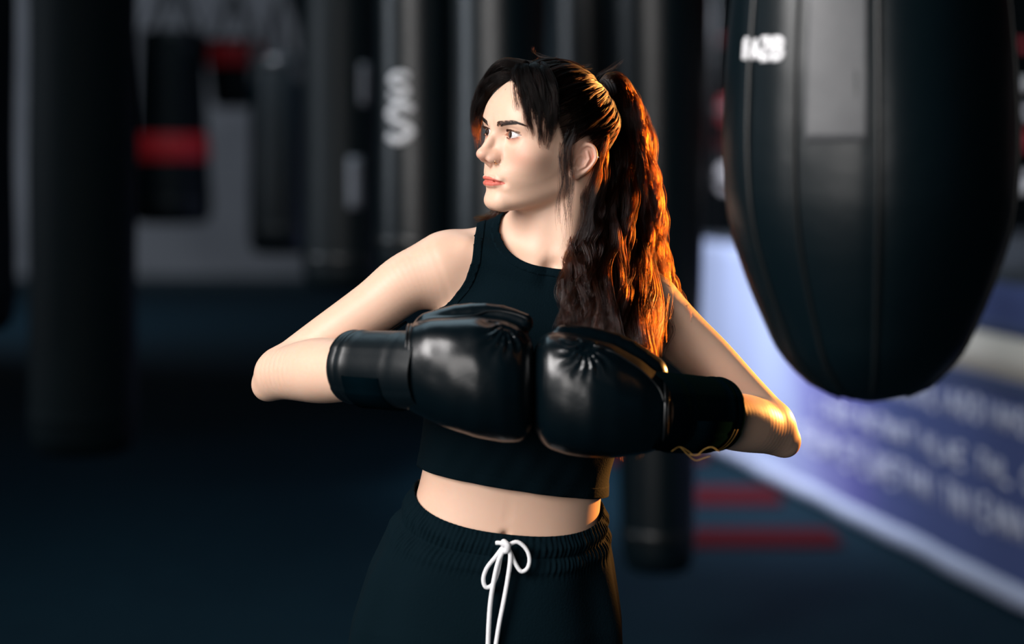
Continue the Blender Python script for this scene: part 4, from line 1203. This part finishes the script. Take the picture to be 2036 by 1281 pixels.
def teardrop_bag():
    """the large bag hanging close on the right: eight stitched panels with raised welts"""
    depth = 2.33; y = depth - CAM_D; k = depth / FPX; cx = (1729 - 1018) * k
    zs = lambda py: CAM_H - (py - HORIZON) * k
    rows = [(800, 4), (797, 40), (787, 80), (772, 108), (755, 129), (725, 160), (690, 186), (640, 208), (600, 226), (560, 242), (500, 263), (450, 276), (400, 285), (330, 290), (260, 291), (150, 287), (50, 279), (0, 274), (-80, 262), (-180, 243), (-260, 220), (-310, 190), (-335, 150), (-345, 90)]
    R = Table([zs(a) for a, b in rows], [b * k for a, b in rows], .006)
    z_lo, z_hi = zs(800), zs(-345)
    root = empty('teardrop_bag', (cx, y, z_lo), 'big black glossy teardrop bag with welted panels hanging close at the right', 'punching bag')
    mat = VINYL['black']
    n = 96; Z = np.concatenate([z_lo + (z_hi - z_lo) * .06 * np.linspace(0, 1, 14) ** 1.6, np.linspace(z_lo + (z_hi - z_lo) * .07, z_hi, 60)])
    lean = lambda z: -.0 * (z - z_lo)
    seams = [math.radians(a) for a in (-153, -129, -97, -22, 30, 75, 120, 165)]
    V = []
    for z in Z:
        for j in range(n):
            a = 2 * math.pi * j / n
            dmin = min(abs((a - s + math.pi) % (2 * math.pi) - math.pi) for s in seams)
            r = float(R(z)) * (1 - .012 * math.exp(-(dmin / .05) ** 2))
            r += .0016 * math.sin(3 * a + 8 * z) * math.sin(13 * z)
            V.append((cx + r * math.cos(a), y + r * math.sin(a), z))
    F = [(i * n + j, i * n + (j + 1) % n, (i + 1) * n + (j + 1) % n, (i + 1) * n + j) for i in range(len(Z) - 1) for j in range(n)]
    F += [list(range(n - 1, -1, -1)), [(len(Z) - 1) * n + j for j in range(n)]]
    mesh_obj('shell', V, F, mat, root)
    for s in seams:
        zz = np.linspace(zs(785), zs(-325), 50)
        P = [(cx + (float(R(z)) - .0005) * math.cos(s), y + (float(R(z)) - .0005) * math.sin(s), z) for z in zz]
        MB().tube(P, .0032, 8).build('welt', VINYL['trim'], root, True)
    # window reflection put into the colour as a paler grey patch
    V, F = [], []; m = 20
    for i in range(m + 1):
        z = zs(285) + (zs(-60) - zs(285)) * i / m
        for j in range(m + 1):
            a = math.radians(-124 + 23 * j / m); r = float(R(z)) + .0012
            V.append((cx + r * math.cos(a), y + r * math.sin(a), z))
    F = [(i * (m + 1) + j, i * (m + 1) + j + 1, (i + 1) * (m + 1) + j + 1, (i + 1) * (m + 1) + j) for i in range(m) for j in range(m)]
    pm = principled('painted_sheen_grey', (.065, .068, .074), .5, noise=(9, (.10, .104, .11), 1.0), bump=(30, .3))
    p = mesh_obj('painted_sheen_patch', V, F, pm, root); p['label'] = 'window reflection painted as a paler grey patch on one panel'; solidify(p, .0015)
    rl = float(R(zs(105)))
    a = math.radians(-157)
    for c, w in (('R', .010), ('A', .012), ('Z', .013), ('B', .014)):
        V, F = ribbon_on(lambda z: float(R(z)), cx, y, glyph(c, a, zs(124) - .004 * (a + 2.74), w, .022, rl), .0062, .0012); a += (w + .005) / rl
        mesh_obj('letter', V, F, VINYL['white'], root)
    zt = zs(-345)
    for q in range(4):
        a = math.radians(20 + 90 * q)
        MB().tube([(cx + .05 * math.cos(a), y + .05 * math.sin(a), zt - .005), (cx + .04 * math.cos(a), y + .04 * math.sin(a), zt + .1), (cx, y, zt + .28)], .006, 8).build('strap', VINYL['web'], root, True)
    ch = MB(); z = zt + .26; kx = 0
    while z < 5.18:
        q = np.linspace(0, 2 * np.pi, 10, endpoint=False)
        ch.tube([(cx + (.011 * math.cos(t) if kx % 2 else 0), y + (0 if kx % 2 else .011 * math.cos(t)), z + .024 + .026 * math.sin(t)) for t in q], .004, 5, True)
        z += .042; kx += 1
    o = ch.build('chain', VINYL['steel'], root, True); o['kind'] = 'stuff'

def build_bags():
    bag_mats()
    f = lambda d, py: CAM_H - (py - HORIZON) * d / FPX
    A = -math.pi / 2
    hanging_bag('black canvas punching bag at the far left, mostly cut off by the picture edge', -95, 5.6, .17, f(5.6, 660), f(5.6, -260), 'dull')
    hanging_bag('long dull black punching bag, largest on the left, before the grey wall', 165, 6.0, .160, f(6, 900), f(6, -240), 'dull')
    hanging_bag('black punching bag with a red band round its middle before the grey wall', 342, 10.2, .160, f(10.2, 445), f(10.2, 60), 'soft', band=(.32, .46, 'red'), taper=1.28)
    hanging_bag('short black punching bag with a red top, high on the grey wall', 466, 12.5, .19, f(12.5, 215), f(12.5, 78), 'soft', band=(.26, .40, 'red'), taper=.72)
    hanging_bag('slim black punching bag with a strap cone above it beside the grey wall', 560, 9.0, .145, f(9, 505), f(9, 112))
    r = .15
    def patch(px_off, py0, py1, w, d):       # a printed block
        return [[(A + px_off / r, f(d, py1)), (A + px_off / r, f(d, py0))]], w
    l1, w1 = patch(.085, 130, 210, .035, 7.2); l2, w2 = patch(.05, 312, 412, .05, 7.2)
    hanging_bag('dark punching bag with two faded grey prints left of the woman', 685, 7.2, r, f(7.2, 575), f(7.2, -130), 'soft',
                prints=[('printed_block', l1, w1, 'grey'), ('printed_block', l2, w2, 'grey')])
    rc = .118; d = 5.5; k = d / FPX
    L = glyph('S', A - 62 * k / rc, f(d, 281), 56 * k, 70 * k, rc)
    L2 = glyph('S', A - 58 * k / rc, f(d, 196), 44 * k, 46 * k, rc)
    hanging_bag('black punching bag with white lettering beside the woman\'s head', 832, d, rc, f(d, 560), f(d, -200), prints=[('lettering', L, .021, 'white'), ('lettering', L2, .016, 'white')])
    hanging_bag('black punching bag behind the woman\'s face with a pale sheen', 992, 5.3, .125, f(5.3, 560), f(5.3, -200))
    hanging_bag('black punching bag above the crown of the woman\'s head', 1172, 6.6, .125, f(6.6, 500), f(6.6, -120))
    hanging_bag('long tapered black punching bag hanging low behind the woman\'s hair and hip', 1308, 5.9, .160, f(5.9, 1135), f(5.9, -200), taper=.66)
    hanging_bag('broad black punching bag in the dark rear row behind the faded prints', 640, 11.5, .22, f(11.5, 500), f(11.5, -60), 'soft')
    hanging_bag('broad black punching bag in the dark rear row beside the lettered one', 900, 10.5, .22, f(10.5, 510), f(10.5, -80), 'soft')
    hanging_bag('broad black punching bag in the dark rear row behind the woman\'s head', 1075, 10.0, .20, f(10, 510), f(10, -80), 'soft')
    teardrop_bag()

def build_ring():
    """boxing ring on the right: platform, printed apron, corner posts, ropes"""
    c0 = np.array([.955, 10.75 - CAM_D, 0]); e = np.array([.1795, -.984, 0]); e /= np.linalg.norm(e); f = np.array([.984, .1795, 0]); f /= np.linalg.norm(f)
    S, H = 6.4, 1.10
    root = empty('boxing_ring', tuple(c0), 'boxing ring with a pale blue printed apron and roped corner', 'boxing ring')
    P = lambda a, b, z: c0 + e * a + f * b + np.array([0, 0, z])
    def slab(a0, a1, b0, b1, z0, z1):
        V = [P(a, b, z) for z in (z0, z1) for a, b in ((a0, b0), (a1, b0), (a1, b1), (a0, b1))]
        return MB().add(V, [(3, 2, 1, 0), (4, 5, 6, 7), (0, 1, 5, 4), (1, 2, 6, 5), (2, 3, 7, 6), (3, 0, 4, 7)])
    slab(.03, S, .03, S, 0, H - .03).build('platform', principled('ring_frame', (.03, .035, .04), .6), root)
    slab(0, S, 0, S, H - .03, H + .02).build('canvas', principled('dark_canvas', (.05, .06, .075), .8, noise=(3, (.035, .045, .06), 1.0)), root)
    # the apron: one hung sheet with soft folds, colour runs from pale to deep blue along it
    m = bpy.data.materials.new('apron_print'); m.use_nodes = True; nt = m.node_tree; b = nt.nodes['Principled BSDF']
    at_ = nt.nodes.new('ShaderNodeAttribute'); at_.attribute_name = 'along'
    nz = nt.nodes.new('ShaderNodeTexNoise'); nz.inputs['Scale'].default_value = 1.3
    tc = nt.nodes.new('ShaderNodeTexCoord'); nt.links.new(tc.outputs['Object'], nz.inputs['Vector'])
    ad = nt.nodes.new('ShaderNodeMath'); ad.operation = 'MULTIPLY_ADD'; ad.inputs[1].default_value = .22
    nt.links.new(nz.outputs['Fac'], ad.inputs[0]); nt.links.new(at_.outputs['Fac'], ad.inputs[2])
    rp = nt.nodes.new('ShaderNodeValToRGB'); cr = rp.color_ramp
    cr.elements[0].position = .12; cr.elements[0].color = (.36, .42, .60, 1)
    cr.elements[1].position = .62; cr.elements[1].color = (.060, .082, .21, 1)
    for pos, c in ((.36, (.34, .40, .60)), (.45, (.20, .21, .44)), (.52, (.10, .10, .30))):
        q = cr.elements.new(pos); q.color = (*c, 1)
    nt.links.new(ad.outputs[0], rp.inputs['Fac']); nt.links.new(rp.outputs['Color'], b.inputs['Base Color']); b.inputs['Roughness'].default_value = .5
    na, nz_ = 120, 16; V = []; al = []
    off = lambda a, z: -.012 - .006 * math.sin(a * 5.3 + z * 2) * (1 - z / H) - .004 * math.sin(a * 11)
    for i in range(na + 1):
        a = S * i / na
        for j in range(nz_ + 1):
            z = .015 + (H - .015) * j / nz_
            V.append(P(a, off(a, z), z)); al.append(a / S)
    F = [(i * (nz_ + 1) + j, i * (nz_ + 1) + j + 1, (i + 1) * (nz_ + 1) + j + 1, (i + 1) * (nz_ + 1) + j) for i in range(na) for j in range(nz_)]
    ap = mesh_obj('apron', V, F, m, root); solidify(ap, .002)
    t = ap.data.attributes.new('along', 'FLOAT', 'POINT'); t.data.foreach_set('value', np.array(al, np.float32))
    def strip(a0, a1, z0, z1, name, mat, lift=.003):
        V = []; n = 40
        for i in range(n + 1):
            a = a0 + (a1 - a0) * i / n
            for z in (z0, z1): V.append(P(a, off(a, z) - lift, z))
        o = mesh_obj(name, V, [(2 * i, 2 * i + 1, 2 * i + 3, 2 * i + 2) for i in range(n)], mat, ap); solidify(o, .002); return o
    pale = principled('apron_pale_print', (.44, .49, .66), .5); cream = principled('apron_cream_print', (.62, .58, .52), .5); navy = principled('apron_navy_print', (.055, .075, .16), .5)
    strip(0, S, .02, .10, 'bottom_border', pale)
    strip(2.6, S, .775, .92, 'cream_band', cream)
    strip(2.4, S, .925, .965, 'navy_band', navy); strip(2.4, S, .715, .768, 'navy_band', navy)
    white = principled('apron_white_print', (.60, .62, .74), .5)
    rr = random.Random(4)
    for z0, h, a0 in ((.60, .085, 2.55), (.42, .075, 2.15), (.245, .10, 1.75)):
        V, F = [], []; a = a0
        while a < 4.6:
            ch = rr.choice('HNTEOLIA'); w = .055 + .02 * rr.random()
            for L in glyph(ch, 0, 0, w, h, 1.0):
                Q = spline(L, 8) if len(L) > 2 else np.linspace(L[0], L[-1], 3)
                T = np.gradient(Q, axis=0); T /= np.linalg.norm(T, axis=1)[:, None] + 1e-9; nn = np.stack([-T[:, 1], T[:, 0]], 1) * .009; b0 = len(V)
                for q, n_ in zip(Q, nn):
                    for sg in (1, -1):
                        aa, z = a + q[0] + sg * n_[0], z0 + q[1] + sg * n_[1]; V.append(P(aa, off(aa, z) - .0045, z))
                F += [(b0 + 2 * i, b0 + 2 * i + 1, b0 + 2 * i + 3, b0 + 2 * i + 2) for i in range(len(Q) - 1)]
            a += w + (.035 if rr.random() > .16 else .11)
        solidify(mesh_obj('lettering', V, F, white, ap), .002)['kind'] = 'stuff'
    red = principled('red_corner_pad', (.30, .03, .04), .5); wht = principled('white_rope_cover', (.62, .60, .62), .5); steel = principled('ring_post_steel', (.10, .105, .11), .4, 1.0)
    posts = [(.12, .12), (S - .12, .12), (.12, S - .12), (S - .12, S - .12)]
    for i, (a, b_) in enumerate(posts):
        q = P(a, b_, H)
        pl = MB().lathe([(.05, H + .015), (.05, 2.62), (.03, 2.65)], 20, (q[0], q[1])).build('corner_post', steel, root, True)
    for z, col in ((1.42, wht), (1.60, red), (1.78, wht), (2.15, red)):
        pts = [P(*posts[k], z) for k in (0, 1, 3, 2)]
        for j in range(4):
            MB().tube([pts[j], pts[(j + 1) % 4]], .022, 10).build('rope', col, root, True)
    for a, b_ in posts:
        q = P(a, b_, 0); dx = (e * (1 if a < 1 else -1) + f * (1 if b_ < 1 else -1)) * .07
        for z in (1.42, 1.78):
            MB().lathe([(.055, z - .075), (.075, z - .055), (.075, z + .055), (.055, z + .075)], 16, (q[0] + dx[0], q[1] + dx[1])).build('corner_pad', wht if z < 1.5 else red, root, True)
    return root

def build_mats():
    red = principled('red_floor_mat', (.060, .006, .009), .95, bump=(80, .3), Specular_IOR_Level=.05)
    for i, (d, x0, x1, w, lab) in enumerate(((8.95, .50, 1.20, .42, 'dark red floor mat nearer the ring corner'), (7.95, .48, 1.30, .34, 'dark red floor mat nearer the woman beside the ring'), (10.2, .40, 1.0, .4, 'dark red floor mat farthest back by the ring corner'))):
        y = d - CAM_D; cx = (x0 + x1) / 2
        m = MB(); L = x1 - x0; V = []
        o_ = [(-L / 2 + .03, -w / 2), (L / 2 - .03, -w / 2), (L / 2, -w / 2 + .03), (L / 2, w / 2 - .03), (L / 2 - .03, w / 2), (-L / 2 + .03, w / 2), (-L / 2, w / 2 - .03), (-L / 2, -w / 2 + .03)]
        for s, z in ((1, 0.0), (1, .012), (.985, .016)):
            V += [(cx + a * s, y + b * s, z) for a, b in o_]
        F = [(k * 8 + j, k * 8 + (j + 1) % 8, (k + 1) * 8 + (j + 1) % 8, (k + 1) * 8 + j) for k in range(2) for j in range(8)] + [list(range(7, -1, -1)), list(range(16, 24))]
        o = mesh_obj('floor_mat', V, F, red, None, False)
        set_props(o, lab, 'mat', 'red mats on the floor by the ring')

build_hall()
build_ring()
build_mats()
build_bags()

build_woman()
